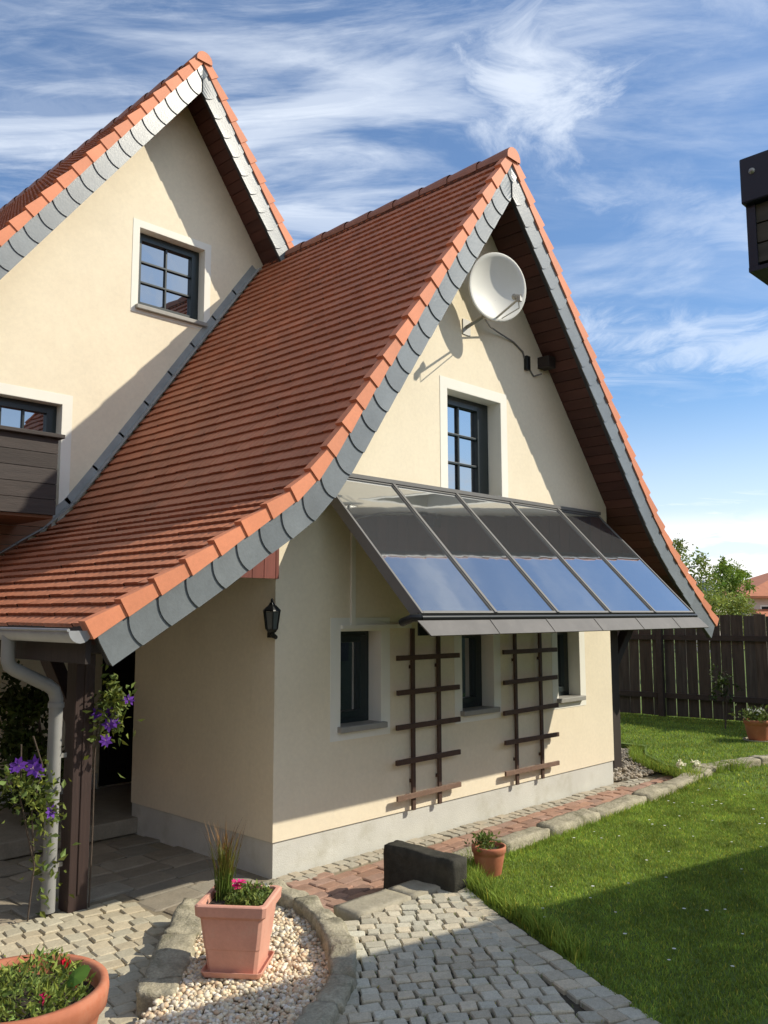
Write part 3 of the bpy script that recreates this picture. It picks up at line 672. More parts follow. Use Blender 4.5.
# purlin, red boards, porch timbers
b = MB(); x = -1.05
while x < -.005:
    e = min(x + .115, 0.02); za, zc = under(pl, x) + .02, under(pl, e - .006) + .02
    if min(za, zc) > 2.29:
        b.hexa([(x, -.022, 2.27), (e - .006, -.022, 2.27), (e - .006, -.002, 2.27), (x, -.002, 2.27), (x, -.022, za), (e - .006, -.022, zc), (e - .006, -.002, zc), (x, -.002, za)], jit(.18, .06))
    x = e
b.build('gable_end_boards', M_REDWOOD, HOUSE)
b = MB(); b.box(-1.47, -1.27, .30, 3.4, 1.72, 1.90); b.build('eaves_beam', M_POST2, HOUSE, bevel=.01)
b = MB(); b.box(-1.425, -1.285, .40, .54, -.005, 1.72); b.box(-1.365, -1.345, .392, .401, .1, 1.7)
b.bar((-1.37, .48, 1.25), (-1.37, 1.0, 1.74), .10, .12)
b.build('porch_post', M_POST, HOUSE, bevel=.012)
b = MB(); b.box(5.76, 5.96, .36, .56, .0, 2.02); b.bar((5.86, .46, 1.2), (6.42, .46, 1.80), .12, .12, up=(0, 1, 0)); b.build('porch_post', M_POST2, HOUSE, bevel=.012)
b = MB(); b.box(5.14, 6.85, .38, .54, 1.79, 1.95) ; b.box(5.77, 5.95, -.45, 3.2, 2.02, 2.2); b.build('eaves_beam', M_POST2, HOUSE, bevel=.01)
# flashing along the wall / roof joint
def flash(pr, x_from, x_to, y, parent):
    b = MB(); n = 14; ts = []
    t = 0
    pts = []
    for i in range(n + 1):
        x = x_from + (x_to - x_from) * i / n; pts.append((x, pr.z_at(x)))
    for (x, z), (x2, z2) in zip(pts, pts[1:]):
        d = Vector((x2 - x, 0, z2 - z)).normalized(); nn = Vector((d.z, 0, -d.x)); nn = nn if nn.z > 0 else -nn
        A = Vector((x, 0, z)); B = Vector((x2, 0, z2)) + d * .025
        for (o0, o1, ya, yb) in ((.03, .13, y - .012, y - .002), (.046, .056, y - .10, y - .012)):
            b.hexa([A + nn * o0 + Vector((0, ya, 0)), B + nn * (o0 + .004) + Vector((0, ya, 0)), B + nn * (o0 + .004) + Vector((0, yb, 0)), A + nn * o0 + Vector((0, yb, 0)), A + nn * o1 + Vector((0, ya, 0)), B + nn * (o1 + .004) + Vector((0, ya, 0)), B + nn * (o1 + .004) + Vector((0, yb, 0)), A + nn * o1 + Vector((0, yb, 0))])
    b.build('flashing', M_LEAD, parent)
flash(pl, 2.45, -1.79, 3.5, HOUSE)
# gutter and downpipe
b = MB(); gx, gz, gr = -1.86, 1.90, .075; n = 10; ys = [OH - .0, 3.45]; vs = []
for rr in (gr, gr - .006):
    for yy in ys:
        for k in range(n + 1): a = math.pi + math.pi * k / n; vs.append((gx + rr * math.cos(a), yy, gz + rr * math.sin(a)))
m1 = n + 1; fs = []
for k in range(n): fs.append((k, k + 1, m1 + k + 1, m1 + k)); fs.append((2 * m1 + k, 3 * m1 + k, 3 * m1 + k + 1, 2 * m1 + k + 1)); fs.append((k, 2 * m1 + k, 2 * m1 + k + 1, k + 1))
for k in (0, n): fs.append((k, m1 + k, 3 * m1 + k, 2 * m1 + k))
b.add(vs, fs, None, True)
b.tube([(gx - gr, OH, gz + .003), (gx - gr, 3.45, gz + .003)], .010, 8)
b.add([(gx, OH - .001, gz)] + [(gx + gr * math.cos(math.pi + math.pi * k / n), OH - .001, gz + gr * math.sin(math.pi + math.pi * k / n)) for k in range(n + 1)], [(0, k + 1, k + 2) for k in range(n)])
b.build('gutter', M_ZINC, HOUSE)
b = MB(); b.box(-1.80, -1.765, OH + .05, 3.4, 1.70, 1.93); b.build('eaves_fascia', M_POST2, HOUSE)
b = MB(); Y0 = .46
b.tube([(-1.88, Y0, 1.86), (-1.88, Y0, 1.70), (-1.865, Y0, 1.655), (-1.83, Y0, 1.63), (-1.60, Y0, 1.515), (-1.555, Y0, 1.48), (-1.535, Y0, 1.42), (-1.535, Y0, .02)], .046, 14)
for zz in (1.36, .80, .28): b.tube([(-1.535, Y0, zz), (-1.535, Y0, zz + .035)], .054, 14)
dp = b.build('downpipe', M_PIPE, HOUSE)
for zz in (1.02, .30): b = MB(); b.box(-1.50, -1.45, Y0 - .012, Y0 + .012, zz, zz + .03); b.build('pipe_clip', M_GALV, dp)
# balcony
b = MB()
for i in range(5): b.box(-3.2, -.60, 2.60, 2.64, 2.935 + i * .148, 2.935 + (i + 1) * .148 - .006, jit(.18, .03))
for i in range(5): b.box(-.64, -.60, 2.641, 3.48, 2.935 + i * .148, 2.935 + (i + 1) * .148 - .006, jit(.18, .03))
bal = b.build('balcony', M_BALC, HOUSE)
b = MB(); b.box(-3.25, -.555, 2.55, 2.69, 3.676, 3.715); b.box(-.69, -.555, 2.69, 3.48, 3.676, 3.715); b.build('rail', M_BALC, bal, bevel=.006)
b = MB()
for i in range(8): b.box(-3.2, -.605, 2.641 + i * .105, 2.641 + (i + 1) * .105 - .006, 2.905, 2.932, jit(.15, .03))
b.build('floor_boards', M_BALCU, bal)
b = MB(); z = 1.9
while z < 2.96:
    x1 = -.20 - max(0, (2.93 - z) * 1.22)
    b.box(-3.2, x1, 3.46, 3.482, z, z + .094, jit(.16, .04)); z += .1
b.build('cladding_boards', M_BALCU, bal)

# ------------------------------------------------------------------ solar awning
AW = thing('solar_awning', (.43, 0, 3.18), 'sloping awning of five dark solar collectors over the ground floor windows', 'solar panels')
ax0, aw = .43, .90; A0 = Vector((0, 0, 3.18)); A1 = Vector((0, -1.15, 2.0)); ad = (A1 - A0).normalized(); an = Vector((0, ad.z, -ad.y)); an = an if an.z > 0 else -an; al = (A1 - A0).length
for i in range(5):
    x0, x1 = ax0 + i * aw + .004, ax0 + (i + 1) * aw - .004
    f = MB()
    def pt(x, s, n): q = A0 + ad * s + an * n; return (x, q.y, q.z)
    def slab(xa, xb, sa, sb, n0, n1, mb): mb.hexa([pt(xa, sb, n0), pt(xb, sb, n0), pt(xb, sa, n0), pt(xa, sa, n0), pt(xa, sb, n1), pt(xb, sb, n1), pt(xb, sa, n1), pt(xa, sa, n1)])
    fw = .024
    slab(x0, x0 + fw, .02, al, -.09, .0, f); slab(x1 - fw, x1, .02, al, -.09, .0, f); slab(x0 + fw, x1 - fw, .02, .02 + fw, -.09, .0, f); slab(x0 + fw, x1 - fw, al - fw, al, -.09, .0, f)
    slab(x0 + fw, x1 - fw, .02 + fw, al - fw, -.085, -.06, f)
    o = f.build('solar_panel', M_COLLF, AW, bevel=.003)
    g = MB(); slab(x0 + fw, x1 - fw, .02 + fw, al - fw, -.018, -.008, g); g.build('glass', M_PANEL, o)
for i in range(1, 5): f = MB(); slab(ax0 + i * aw - .016, ax0 + i * aw + .016, .02, al, .001, .009, f); f.build('cover_strip', M_COLLF, AW)
f = MB(); f.box(ax0 - .02, ax0 + 5 * aw + .02, -.03, -.002, 3.165, 3.20); f.build('wall_rail', M_COLLF, AW)
f = MB(); xa, xb = ax0 - .03, ax0 + 5 * aw + .09
f.hexa([(xa, -1.272, 1.838), (xb, -1.272, 1.838), (xb, -1.262, 1.832), (xa, -1.262, 1.832), (xa - .05, -1.185, 1.945), (xb - .07, -1.185, 1.945), (xb - .07, -1.175, 1.945), (xa - .05, -1.175, 1.945)])
for k in range(1, 6): xx = ax0 + k * .78; f.hexa([(xx, -1.277, 1.838), (xx + .02, -1.277, 1.838), (xx + .02, -1.272, 1.838), (xx, -1.272, 1.838), (xx - .01, -1.19, 1.947), (xx + .01, -1.19, 1.947), (xx + .01, -1.185, 1.947), (xx - .01, -1.185, 1.947)])
f.build('cover_sheet', M_CAP, AW)
f = MB(); f.box(ax0 - .01, ax0 + 5 * aw + .01, -1.135, -1.12, 1.835, 2.0); f.build('sun_leak_board', M_BLACKM, AW)  # added plate that stops sun leaking past the cover sheet onto the wall
f = MB(); f.tube([(ax0 - .02, -1.165, 1.965), (ax0 + 5 * aw + .01, -1.165, 1.965)], .019, 10); f.tube([(ax0 - .02, -1.165, 1.965), (ax0 - .07, -1.13, 1.965), (ax0 - .05, -1.0, 1.93)], .030, 8)
f.build('header_pipe', M_BLACKM, AW)
for xx in (.75, 2.68, 4.6):
    f = MB(); f.bar((xx, -.03, 3.05), (xx, -1.08, 1.95), .045, .05, up=(1, 0, 0)); f.build('bracket', M_COLLF, AW)
f = MB(); f.box(.81, .855, -.022, -.001, 1.90, 2.72); f.box(.70, 1.56, -.026, -.0015, 1.865, 1.899); f.build('conduit', M_TRIM, AW)

# ------------------------------------------------------------------ trellises
def trellis(x0, x1, us, label):
    t = thing('trellis', ((x0 + x1) / 2, 0, .27), label, 'trellis', 'wooden trellises on the wall')
    for u in us:
        b = MB(); b.box(u - .022, u + .022, -.05, -.028, .265, 1.86); b.build('upright', M_TRELLIS, t, bevel=.003)
    for i, z in enumerate((.40, .70, 1.0, 1.30, 1.60)):
        b = MB(); dz = rnd.uniform(-.006, .006); b.bar((x0 + rnd.uniform(-.01, .01), -.063, z - dz), (x1 + rnd.uniform(-.01, .01), -.063, z + dz), .024, .045); o = b.build('slat', M_TRELLIS if i else M_TRELLISL, t, bevel=.003)  # bottom slat is the same wood with sunlight put into its colour
        if i == 0: o['label'] = 'bottom slat coloured as sunlit'
    for u in us:
        for z in (.5, 1.5): b = MB(); b.box(u - .012, u + .012, -.028, -.001, z, z + .03); b.build('spacer', M_TRELLIS, t)
trellis(1.318, 2.178, (1.555, 1.912), 'brown wooden trellis nearer the house corner, between the first two windows')
trellis(2.886, 3.856, (3.125, 3.58), 'brown wooden trellis between the middle window and the far window')

# ------------------------------------------------------------------ wall lantern
LN = thing('wall_lantern', (-.085, .03, 1.83), 'small black coach lantern hanging on the house corner', 'lantern')
c = (-.07, -.045, 0)
b = MB(); b.lathe([(0, .255), (.010, .25), (.012, .225), (.02, .22), (.028, .205), (.052, .185), (.072, .165), (.076, .155), (0.0, .155)], (c[0], c[1], 1.86), 6, smooth=False); b.lathe([(.0, .02), (.035, .018), (.045, .035), (.05, .042), (0, .045)], (c[0], c[1], 1.835), 6, smooth=False)
for k in range(6):
    a = 2 * math.pi * k / 6; b.bar((c[0] + .046 * math.cos(a), c[1] + .046 * math.sin(a), 1.875), (c[0] + .066 * math.cos(a), c[1] + .066 * math.sin(a), 2.015), .009, .009)
b.build('lamp_body', M_BLACKM, LN)
b = MB(); b.lathe([(.042, 1.878), (.061, 2.014)], (c[0], c[1], 0), 6, smooth=False); b.build('glass', M_LGLASS, LN)
b = MB(); b.tube([(c[0], c[1], 1.85), (c[0] + .012, c[1], 1.825), (c[0] + .04, c[1], 1.815), (-.012, .03, 1.845)], .017, 8); b.obox((-.009, .04, 1.87), (.009, 0, 0), (0, .035, 0), (0, 0, .06)); b.build('wall_bracket', M_BLACKM, LN)

# ------------------------------------------------------------------ satellite dish
DC = Vector((2.555, -.27, 5.27)); CAMP = Vector((-4.315, -5.375, 2.0)); tv = (CAMP - DC).normalized()
rt = Vector((.6961, -.7179, 0)); upv = Vector((-.0815, -.0822, .9933))
nd = (tv * math.cos(R_(33)) + (rt * .93 + upv * .36).normalized() * math.sin(R_(33))).normalized()
DT = thing('satellite_dish', (2.42, 0, 4.93), 'pale cream satellite dish on a wall bracket high in the gable', 'satellite dish')
b = MB(); R0 = .34; pf = [(0, 0)] + [(R0 * i / 9, .085 * (i / 9) ** 2) for i in range(1, 10)]
b.lathe(pf + [(R0 + .008, .080), (R0 + .006, .07)] + [(R0 * i / 9, .085 * (i / 9) ** 2 - .008) for i in range(9, 0, -1)] + [(0, -.008)], DC, 48, axis=nd)
b.build('reflector', M_DISH, DT)
dn = (-upv + nd * upv.dot(nd)).normalized(); dn = (dn * .93 + rt * .0).normalized()
sx = nd.cross(dn)
low = DC + dn * R0 * .93 + nd * .07
lnb = Vector((2.42, -.66, 5.05))
b = MB(); b.tube([low - nd * .05, lnb - Vector((0, 0, .03))], .011, 8); b.tube([low + (lnb - low) * .04 + Vector((.04, -.02, .0)), lnb + Vector((.02, 0, -.11)), lnb + Vector((.01, 0, -.02))], .006, 6); b.build('feed_arm', M_GALV, DT)
b = MB(); ld = (DC + dn * .1 - lnb).normalized(); b.tube([lnb - ld * .05, lnb + ld * .02], .020, 10); b.tube([lnb + ld * .02, lnb + ld * .06], [.026, .032], 12); b.obox(lnb - ld * .03 - Vector((0, 0, .025)), (.02, 0, 0), (0, .02, 0), (0, 0, .025)); b.build('receiver_head', M_GALV, DT)
b = MB(); wp = Vector((2.44, -.004, 4.90)); el = Vector((2.48, -.19, 4.98)); b.tube([wp, el, el + Vector((0, 0, .16))], .020, 8); b.obox(wp, (.06, 0, 0), (0, .006, 0), (0, 0, .08)); b.bar(el + Vector((0, 0, .06)), DC - nd * .02 + dn * .1, .05, .06); b.bar(el + Vector((0, 0, .0)), low - nd * .04, .03, .03); b.build('wall_bracket', M_GALV, DT)
b = MB(); pts = [el + Vector((.02, 0, -.01)), Vector((2.72, -.10, 4.95)), Vector((2.98, -.04, 4.95)), Vector((3.25, -.012, 4.93)), Vector((3.42, -.010, 4.86)), Vector((3.48, -.010, 4.74)), Vector((3.62, -.010, 4.62)), Vector((3.72, -.05, 4.66))]
b.tube(pts, .009, 6); b.build('cable', M_CABLE, DT)
b = MB(); b.box(3.45, 3.52, -.045, -.001, 4.66, 4.82); b.build('cable_box', M_BLACKM, DT, bevel=.006)

# ------------------------------------------------------------------ plants
def leaves(name, cen, dirs, size, width, tones, m, parent=None, fold=.25, droop=0.):
    """one folded leaf (4 triangles as 2 quads) per point"""
    cen = np.asarray(cen, float); n = len(cen); d = np.asarray(dirs, float); d = d / np.linalg.norm(d, axis=1, keepdims=True)
    ref = nr.randn(n, 3); sd = np.cross(d, ref); sd /= np.linalg.norm(sd, axis=1, keepdims=True) + 1e-9; nn = np.cross(sd, d)
    s = np.asarray(size).reshape(-1, 1) * np.ones((n, 1)); w = s * width
    base = cen; mid = cen + d * s * .5 + nn * s * .03; tip = cen + d * s - nn * s * droop
    l = cen + d * s * .42 + sd * w * .5 + nn * w * fold; r = cen + d * s * .42 - sd * w * .5 + nn * w * fold
    V = np.stack([base, l, tip, r, mid], 1).reshape(-1, 3); k = np.arange(n)[:, None] * 5
    F = np.concatenate([np.concatenate([k, k + 4, k + 1], 1), np.concatenate([k + 1, k + 4, k + 2], 1), np.concatenate([k, k + 3, k + 4], 1), np.concatenate([k + 3, k + 2, k + 4], 1)], 0)
    T = np.tile(np.asarray(tones), (4, 1))
    return fastmesh(name, V, F, T, m, parent)
def gtone(n, lo=.6, hi=1.5, yel=.25):
    k = nr.uniform(lo, hi, (n, 1)); y = nr.uniform(0, yel, (n, 1)); return np.concatenate([k * (1 + y), k, k * (1 - y)], 1)
def rand_dirs(n, up=.3): d = nr.randn(n, 3); d[:, 2] += up; return d
def blades(name, poly, n, h0, h1, z, m, seed, w=.004, lean=.5, parent=None, keep=None):
    r = np.random.RandomState(seed); P = np.array(poly); lo = P.min(0); hi = P.max(0); pts = np.zeros((0, 2))
    while len(pts) < n:
        q = lo + r.rand(n, 2) * (hi - lo); k = np.array([inside(p, poly) and (keep is None or keep(p)) for p in q]); pts = np.concatenate([pts, q[k]])
    pts = pts[:n]; h = r.uniform(h0, h1, n); a = r.uniform(0, 6.283, n); ln = r.uniform(0, lean, n) * h; b2 = r.uniform(0, 6.283, n)
    B = np.concatenate([pts, np.full((n, 1), z)], 1); sx = np.stack([np.cos(a), np.sin(a), np.zeros(n)], 1) * w
    mid = B + np.stack([np.cos(b2) * ln * .35, np.sin(b2) * ln * .35, h * .6], 1); tip = B + np.stack([np.cos(b2) * ln, np.sin(b2) * ln, h], 1)
    V = np.stack([B - sx, B + sx, mid + sx * .7, mid - sx * .7, tip], 1).reshape(-1, 3); k = np.arange(n)[:, None] * 5
    F = np.concatenate([np.concatenate([k, k + 1, k + 2], 1), np.concatenate([k, k + 2, k + 3], 1), np.concatenate([k + 3, k + 2, k + 4], 1)], 0)
    t = gtone(n, .65, 1.35, .22); dry = r.rand(n) < .07; t[dry] = t[dry] * [2.2, 1.5, 1.6]
    return fastmesh(name, V, F, np.tile(t, (3, 1)), m, parent)

# lawn grass
near = [(.50, -1.22), (5.0, -1.0), (5.0, -3.2), (2.2, -3.6), (-.63, -3.7), (.22, -2.02)]
tag(blades('lawn_grass', near, 130000, .012, .034, LAWN_Z - .004, M_GRASS, 11, .0030, 1.1), 'short bright green lawn grass beside the cobbled path', 'grass', kind='stuff')
mid = [(5.0, -.98), (5.75, -.80), (6.05, -.2), (6.6, .35), (7.3, .7), (7.3, 6), (11.2, 3), (11.2, -2.5), (5.0, -3.2)]
tag(blades('lawn_grass', mid, 70000, .015, .042, LAWN_Z - .004, M_GRASS, 12, .005, .9), 'short lawn grass running back to the dark fence', 'grass', kind='stuff')
# longer tufts along stones
edge = [(.42, -1.62), (.62, -1.18), (1.3, -1.12), (1.3, -1.22), (.75, -1.35), (.42, -1.9), (.0, -2.75), (-.1, -2.7), (.25, -2.0)]
tag(blades('edge_grass', edge, 3500, .05, .15, LAWN_Z - .004, M_GRASS, 13, .0035, .8), 'longer grass tufts round the small pot and the path edge', 'grass', kind='stuff')
edge2 = [(1.3, -1.22), (5.6, -.98), (5.6, -1.05), (1.3, -1.30)]
tag(blades('edge_grass', [(5.7, -.82), (5.98, -.2), (6.5, .36), (7.2, .72), (7.2, .9), (6.4, .5), (5.9, -.1), (5.6, -.8)], 1500, .06, .15, .05, M_GRASS, 15, .004, .9), 'grass fringe at the edge of the shingle patch', 'grass', kind='stuff')
tag(blades('edge_grass', edge2, 2200, .02, .07, LAWN_Z - .004, M_GRASS, 14, .0035, .8), 'rough grass fringe along the edging stones', 'grass', kind='stuff')
jn = [(-.9, -1.9), (.3, -2.0), (-.45, -3.3), (-1.5, -2.6)]
tag(blades('joint_weeds', [(-.6, -1.5), (.4, -1.4), (.0, -2.2), (-.5, -3.2), (-1.6, -2.7), (-1.0, -2.1)], 900, .008, .022, LAWN_Z - .004, M_GRASS, 16, .003, 1.2), 'moss and tiny weeds in the joints of the grey cobbles', 'weeds', kind='stuff')
# daisies in the lawn
b = MB()
for i in range(70):
    p = (rnd.uniform(.2, 5.5), rnd.uniform(-3.4, -1.2))
    if inside(p, near):
        z = LAWN_Z + .031; r = rnd.uniform(.008, .013); b.add([(p[0] + r * math.cos(a * .785), p[1] + r * math.sin(a * .785), z) for a in range(8)], [tuple(range(8))], (.85, .84, .78))
tag(b.build('lawn_daisies', M_PETAL), 'tiny white daisies scattered in the lawn', 'flowers', kind='stuff')

def cloud(center, rad, n, shell=.35):
    d = nr.randn(n, 3); d /= np.linalg.norm(d, axis=1, keepdims=True); r = nr.uniform(shell, 1, (n, 1)) ** .6
    return np.asarray(center) + d * r * np.asarray(rad), d
def tree(name, x, y, z0, h, blobs, leaf, nl, label, cat, tone=(1, 1, 1), trunk_r=.12, group=None, m=None):
    t = thing(name, (x, y, z0), label, cat, group); b = MB()
    top = Vector((x, y, z0 + h * .75)); b.tube([(x, y, z0), (x + .1, y, z0 + h * .35), top], [trunk_r, trunk_r * .7, trunk_r * .25], 8)
    for (c, r, w) in blobs:
        c = Vector(c); st = Vector((x, y, z0 + h * .3)).lerp(top, rnd.random()); b.tube([st, st.lerp(c, .5) + Vector((0, 0, .1)), c], [trunk_r * .35, trunk_r * .2, trunk_r * .06], 6)
    b.build('trunk', M_BARK, t); C = []; T = []; D = []
    tot = sum(w for _, _, w in blobs)
    for (c, r, w) in blobs:
        k = int(nl * w / tot); sub = max(6, k // 40)
        p, d = cloud(c, r, sub, .3)                       # leaf clumps inside every limb's volume
        for q, dd in zip(p, d):
            m_ = k // sub; C.append(q + nr.randn(m_, 3) * np.array(r) * .17); D.append(nr.randn(m_, 3) + [0, 0, -.2]); kk = nr.uniform(.6, 1.45); tt = gtone(m_, .7, 1.3, .3) * kk * np.array(tone); T.append(tt)
    C = np.concatenate(C); D = np.concatenate(D); T = np.concatenate(T)
    leaves('crown', C, D, nr.uniform(.7, 1.3, len(C)) * leaf, .55, T, M_LEAF, t)
    return t
CX, CY = -4.315, -5.375
def along(px, depth, z):     # ground place seen in column px at a given depth
    k = (px - 384) / 866.23; fx, fy = .71815, .69594; rx, ry = .69595, -.71812
    return (CX + depth * (fx + k * rx), CY + depth * (fy + k * ry), z)
def T3(px, d, z): return along(px, d, z)
def build_trees():
    d = 30
    B = [(T3(688, d, 3.0), (1.0, .9, 1.3), 3), (T3(668, d, 2.6), (1.0, .9, 1.3), 3), (T3(704, d, 2.7), (.9, .8, 1.0), 3), (T3(676, d, 4.0), (.45, .4, .7), .7), (T3(700, d, 3.6), (.5, .4, .5), .8), (T3(650, d, 2.4), (1.2, .9, 1.4), 3), (T3(668, d, 4.5), (.2, .2, .35), .25)]
    x, y, _ = T3(680, d, 0); tree('birch_tree', x, y, -.06, 4.6, B, .11, 4600, 'loose feathery tree with thin top shoots rising behind the roof verge', 'tree', (1.9, 1.75, 1.7), .11)
    d = 36
    B = [(T3(728, d, 3.5), (.75, .7, .6), 3), (T3(717, d, 3.2), (.5, .5, .5), 1.5), (T3(738, d, 3.2), (.5, .5, .5), 1.5), (T3(727, d, 2.6), (.8, .7, .7), 2), (T3(724, d, 4.0), (.4, .3, .3), .8)]
    x, y, _ = T3(727, d, 0); tree('round_tree', x, y, -.06, 4.0, B, .12, 3600, 'round light green tree left of the red tiled far house', 'tree', (2.2, 2.3, 1.4), .1)
    d = 24
    B = [(T3(722, d, 2.1), (.75, .7, .45), 3), (T3(742, d, 1.8), (.5, .5, .5), 2), (T3(704, d, 1.8), (.55, .5, .45), 2), (T3(722, d, 1.4), (1.1, .8, .6), 3), (T3(754, d, 1.5), (.45, .4, .4), 1)]
    x, y, _ = T3(722, d, 0); tree('willow_bush', x, y, -.06, 2.6, B, .09, 6000, 'dense pale green bush showing just over the fence', 'bush', (2.4, 2.1, 1.9), .08)
    d = 28
    B = [(T3(775, d, 1.7), (.7, .7, .5), 2), (T3(640, d, 2.2), (1.4, .9, 1.3), 3)]
    # dark sapling before the fence
    d = 14.2
    B = [(T3(715, d, 1.05), (.30, .25, .28), 2), (T3(722, d, .75), (.22, .2, .25), 1.5), (T3(708, d, .8), (.2, .2, .2), 1)]
    x, y, _ = T3(717, d, 0); tree('sapling', x, y, LAWN_Z, 1.2, B, .07, 190, 'thin dark sapling standing in front of the fence', 'sapling', (.4, .45, .4), .015)
build_trees()

# ------------------------------------------------------------------ fence
FN = thing('wooden_fence', (10.7, 2.0, LAWN_Z), 'tall dark fence of vertical boards with light showing through the gaps', 'fence')
FP = [Vector((8.6, 8.4, 0)), Vector((10.55, 3.2, 0)), Vector((10.86, .5, 0)), Vector((10.3, -4.0, 0))]
b = MB(); rl = MB(); rl2 = MB(); ps = MB()
for a, c in zip(FP, FP[1:]):
    d = c - a; L = d.length; d.normalize(); nn = Vector((d.y, -d.x, 0)); nn = nn if nn.x < 0 else -nn; s = 0
    while s < L - .05:
        w = rnd.uniform(.17, .23); h = 1.80 + rnd.uniform(-.02, .02); m_ = a + d * (s + w / 2); ln = rnd.uniform(-.006, .006)
        b.obox((m_.x, m_.y, LAWN_Z + .02 + h / 2), d * (w / 2) + Vector((0, 0, ln)), nn * .010, Vector((0, 0, h / 2)) + d * ln, jit(.3, .06)); s += w + rnd.uniform(.007, .019)
    for z, r_ in ((LAWN_Z + 1.42, rl), (LAWN_Z + .38, rl2)): r_.bar(a + nn * .035 + Vector((0, 0, z)), c + nn * .035 + Vector((0, 0, z)), .05, .09)
    k = int(L / 2.2)
    for i in range(k): q = a + d * (L * (i + .4) / k) + nn * .08; ps = MB(); ps.box(q.x - .05, q.x + .05, q.y - .05, q.y + .05, LAWN_Z - .1, LAWN_Z + 1.75); ps.build('fence_post', M_FRAIL, FN)
b.build('board_panel', M_FENCE, FN); rl.build('rail', M_FRAIL, FN); rl2.build('rail', M_FRAIL, FN)

# ------------------------------------------------------------------ far houses
def far_house():
    bx, by, _ = along(790, 45, 0); t = thing('far_house', (bx, by, -.06), 'far pale house with a red hipped tile roof above the fence', 'house')
    ang = math.atan2(-.71812, .69595); ca, sa = math.cos(ang), math.sin(ang)
    def W(u, v, z): return (bx + u * ca - v * sa, by + u * sa + v * ca, z)
    b = MB(); q = [W(-2.4, 0, -.06), W(6, 0, -.06), W(6, 7, -.06), W(-2.4, 7, -.06)]; b.hexa(q + [(p[0], p[1], 2.75) for p in q]); b.build('wall', M_FARW, t)
    b = MB(); e = [W(-2.95, -.5, 2.70), W(6.5, -.5, 2.70), W(6.5, 7.5, 2.70), W(-2.95, 7.5, 2.70)]; r = [W(2.2, 3.5, 4.75), W(3.4, 3.5, 4.75)]; e2 = [(p[0], p[1], 2.82) for p in e]
    b.add(e + e2 + r, [(0, 3, 2, 1), (0, 1, 5, 4), (1, 2, 6, 5), (2, 3, 7, 6), (3, 0, 4, 7), (4, 5, 9, 8), (5, 6, 9), (6, 7, 8, 9), (7, 4, 8)]); b.build('roof', M_FARR, t)
    for u in (-1.7, -.2, 1.3):
        f = MB(); f.hexa([W(u, -.02, 1.35), W(u + .75, -.02, 1.35), W(u + .75, .02, 1.35), W(u, .02, 1.35), W(u, -.02, 2.35), W(u + .75, -.02, 2.35), W(u + .75, .02, 2.35), W(u, .02, 2.35)]); w = f.build('window', M_TRIM, t)
        f = MB(); f.hexa([W(u + .07, -.03, 1.42), W(u + .68, -.03, 1.42), W(u + .68, -.022, 1.42), W(u + .07, -.022, 1.42), W(u + .07, -.03, 2.28), W(u + .68, -.03, 2.28), W(u + .68, -.022, 2.28), W(u + .07, -.022, 2.28)]); f.build('pane', M_DARKIN, w)
    # lower lean-to roof in front
    b = MB(); b.hexa([W(-2.2, -2.2, 1.55), W(4, -2.2, 1.55), W(4, -.03, 1.95), W(-2.2, -.03, 1.95), W(-2.2, -2.2, 1.65), W(4, -2.2, 1.65), W(4, -.03, 2.15), W(-2.2, -.03, 2.15)]); b.build('porch_roof', M_FARR, t)
    gx, gy, _ = along(702, 42, 0); t = thing('grey_roofed_shed', (gx, gy, -.06), 'small grey pointed roof half hidden among the trees', 'shed')
    b = MB(); k = 1.05; b.box(gx - k * .8, gx + k * .8, gy - k * .8, gy + k * .8, -.06, 2.5); b.build('wall', M_FARW, t)
    b = MB(); b.add([(gx - k, gy - k, 2.5), (gx + k, gy - k, 2.5), (gx + k, gy + k, 2.5), (gx - k, gy + k, 2.5), (gx, gy, 3.55)], [(0, 1, 4), (1, 2, 4), (2, 3, 4), (3, 0, 4), (3, 2, 1, 0)]); b.build('roof', M_GREYR, t)
far_house()

# neighbour's house behind the camera to the right: it throws the shade on the lawn and shows in the panes
def neighbour():
    e = Vector((.982, -.19, 0)).normalized(); n_ = Vector((-.19, -.982, 0)).normalized(); P0 = Vector((1.35, -4.72, 0)); ze, L, Wd = 3.55, 13., 7.
    t = thing('neighbour_house', tuple(P0 + e * 6 + n_ * 3.5), 'neighbouring house with a red roof, seen only mirrored in the window panes', 'house')
    q = lambda u, v, z: tuple(P0 + e * u + n_ * v + Vector((0, 0, z)))
    b = MB(); b.hexa([q(.4, .5, -.06), q(L - .4, .5, -.06), q(L - .4, Wd - .5, -.06), q(.4, Wd - .5, -.06), q(.4, .5, ze), q(L - .4, .5, ze), q(L - .4, Wd - .5, ze), q(.4, Wd - .5, ze)]); b.build('wall', M_NWALL, t)
    b = MB(); zr = ze + 2.3; b.add([q(0, 0, ze), q(L, 0, ze), q(L, Wd, ze), q(0, Wd, ze), q(0, 0, ze + .12), q(L, 0, ze + .12), q(L, Wd, ze + .12), q(0, Wd, ze + .12), q(0, Wd / 2, zr), q(L, Wd / 2, zr)],
        [(0, 3, 2, 1), (0, 1, 5, 4), (2, 3, 7, 6), (4, 5, 9, 8), (6, 7, 8, 9), (1, 2, 6, 9, 5), (3, 0, 4, 8, 7)]); b.build('roof', M_FARR, t)
    for u in (2., 5., 8.5):
        f = MB(); f.hexa([q(u, .49, 1.1), q(u + 1, .49, 1.1), q(u + 1, .47, 1.1), q(u, .47, 1.1), q(u, .49, 2.3), q(u + 1, .49, 2.3), q(u + 1, .47, 2.3), q(u, .47, 2.3)]); f.build('window', M_DARKIN, t)
neighbour()

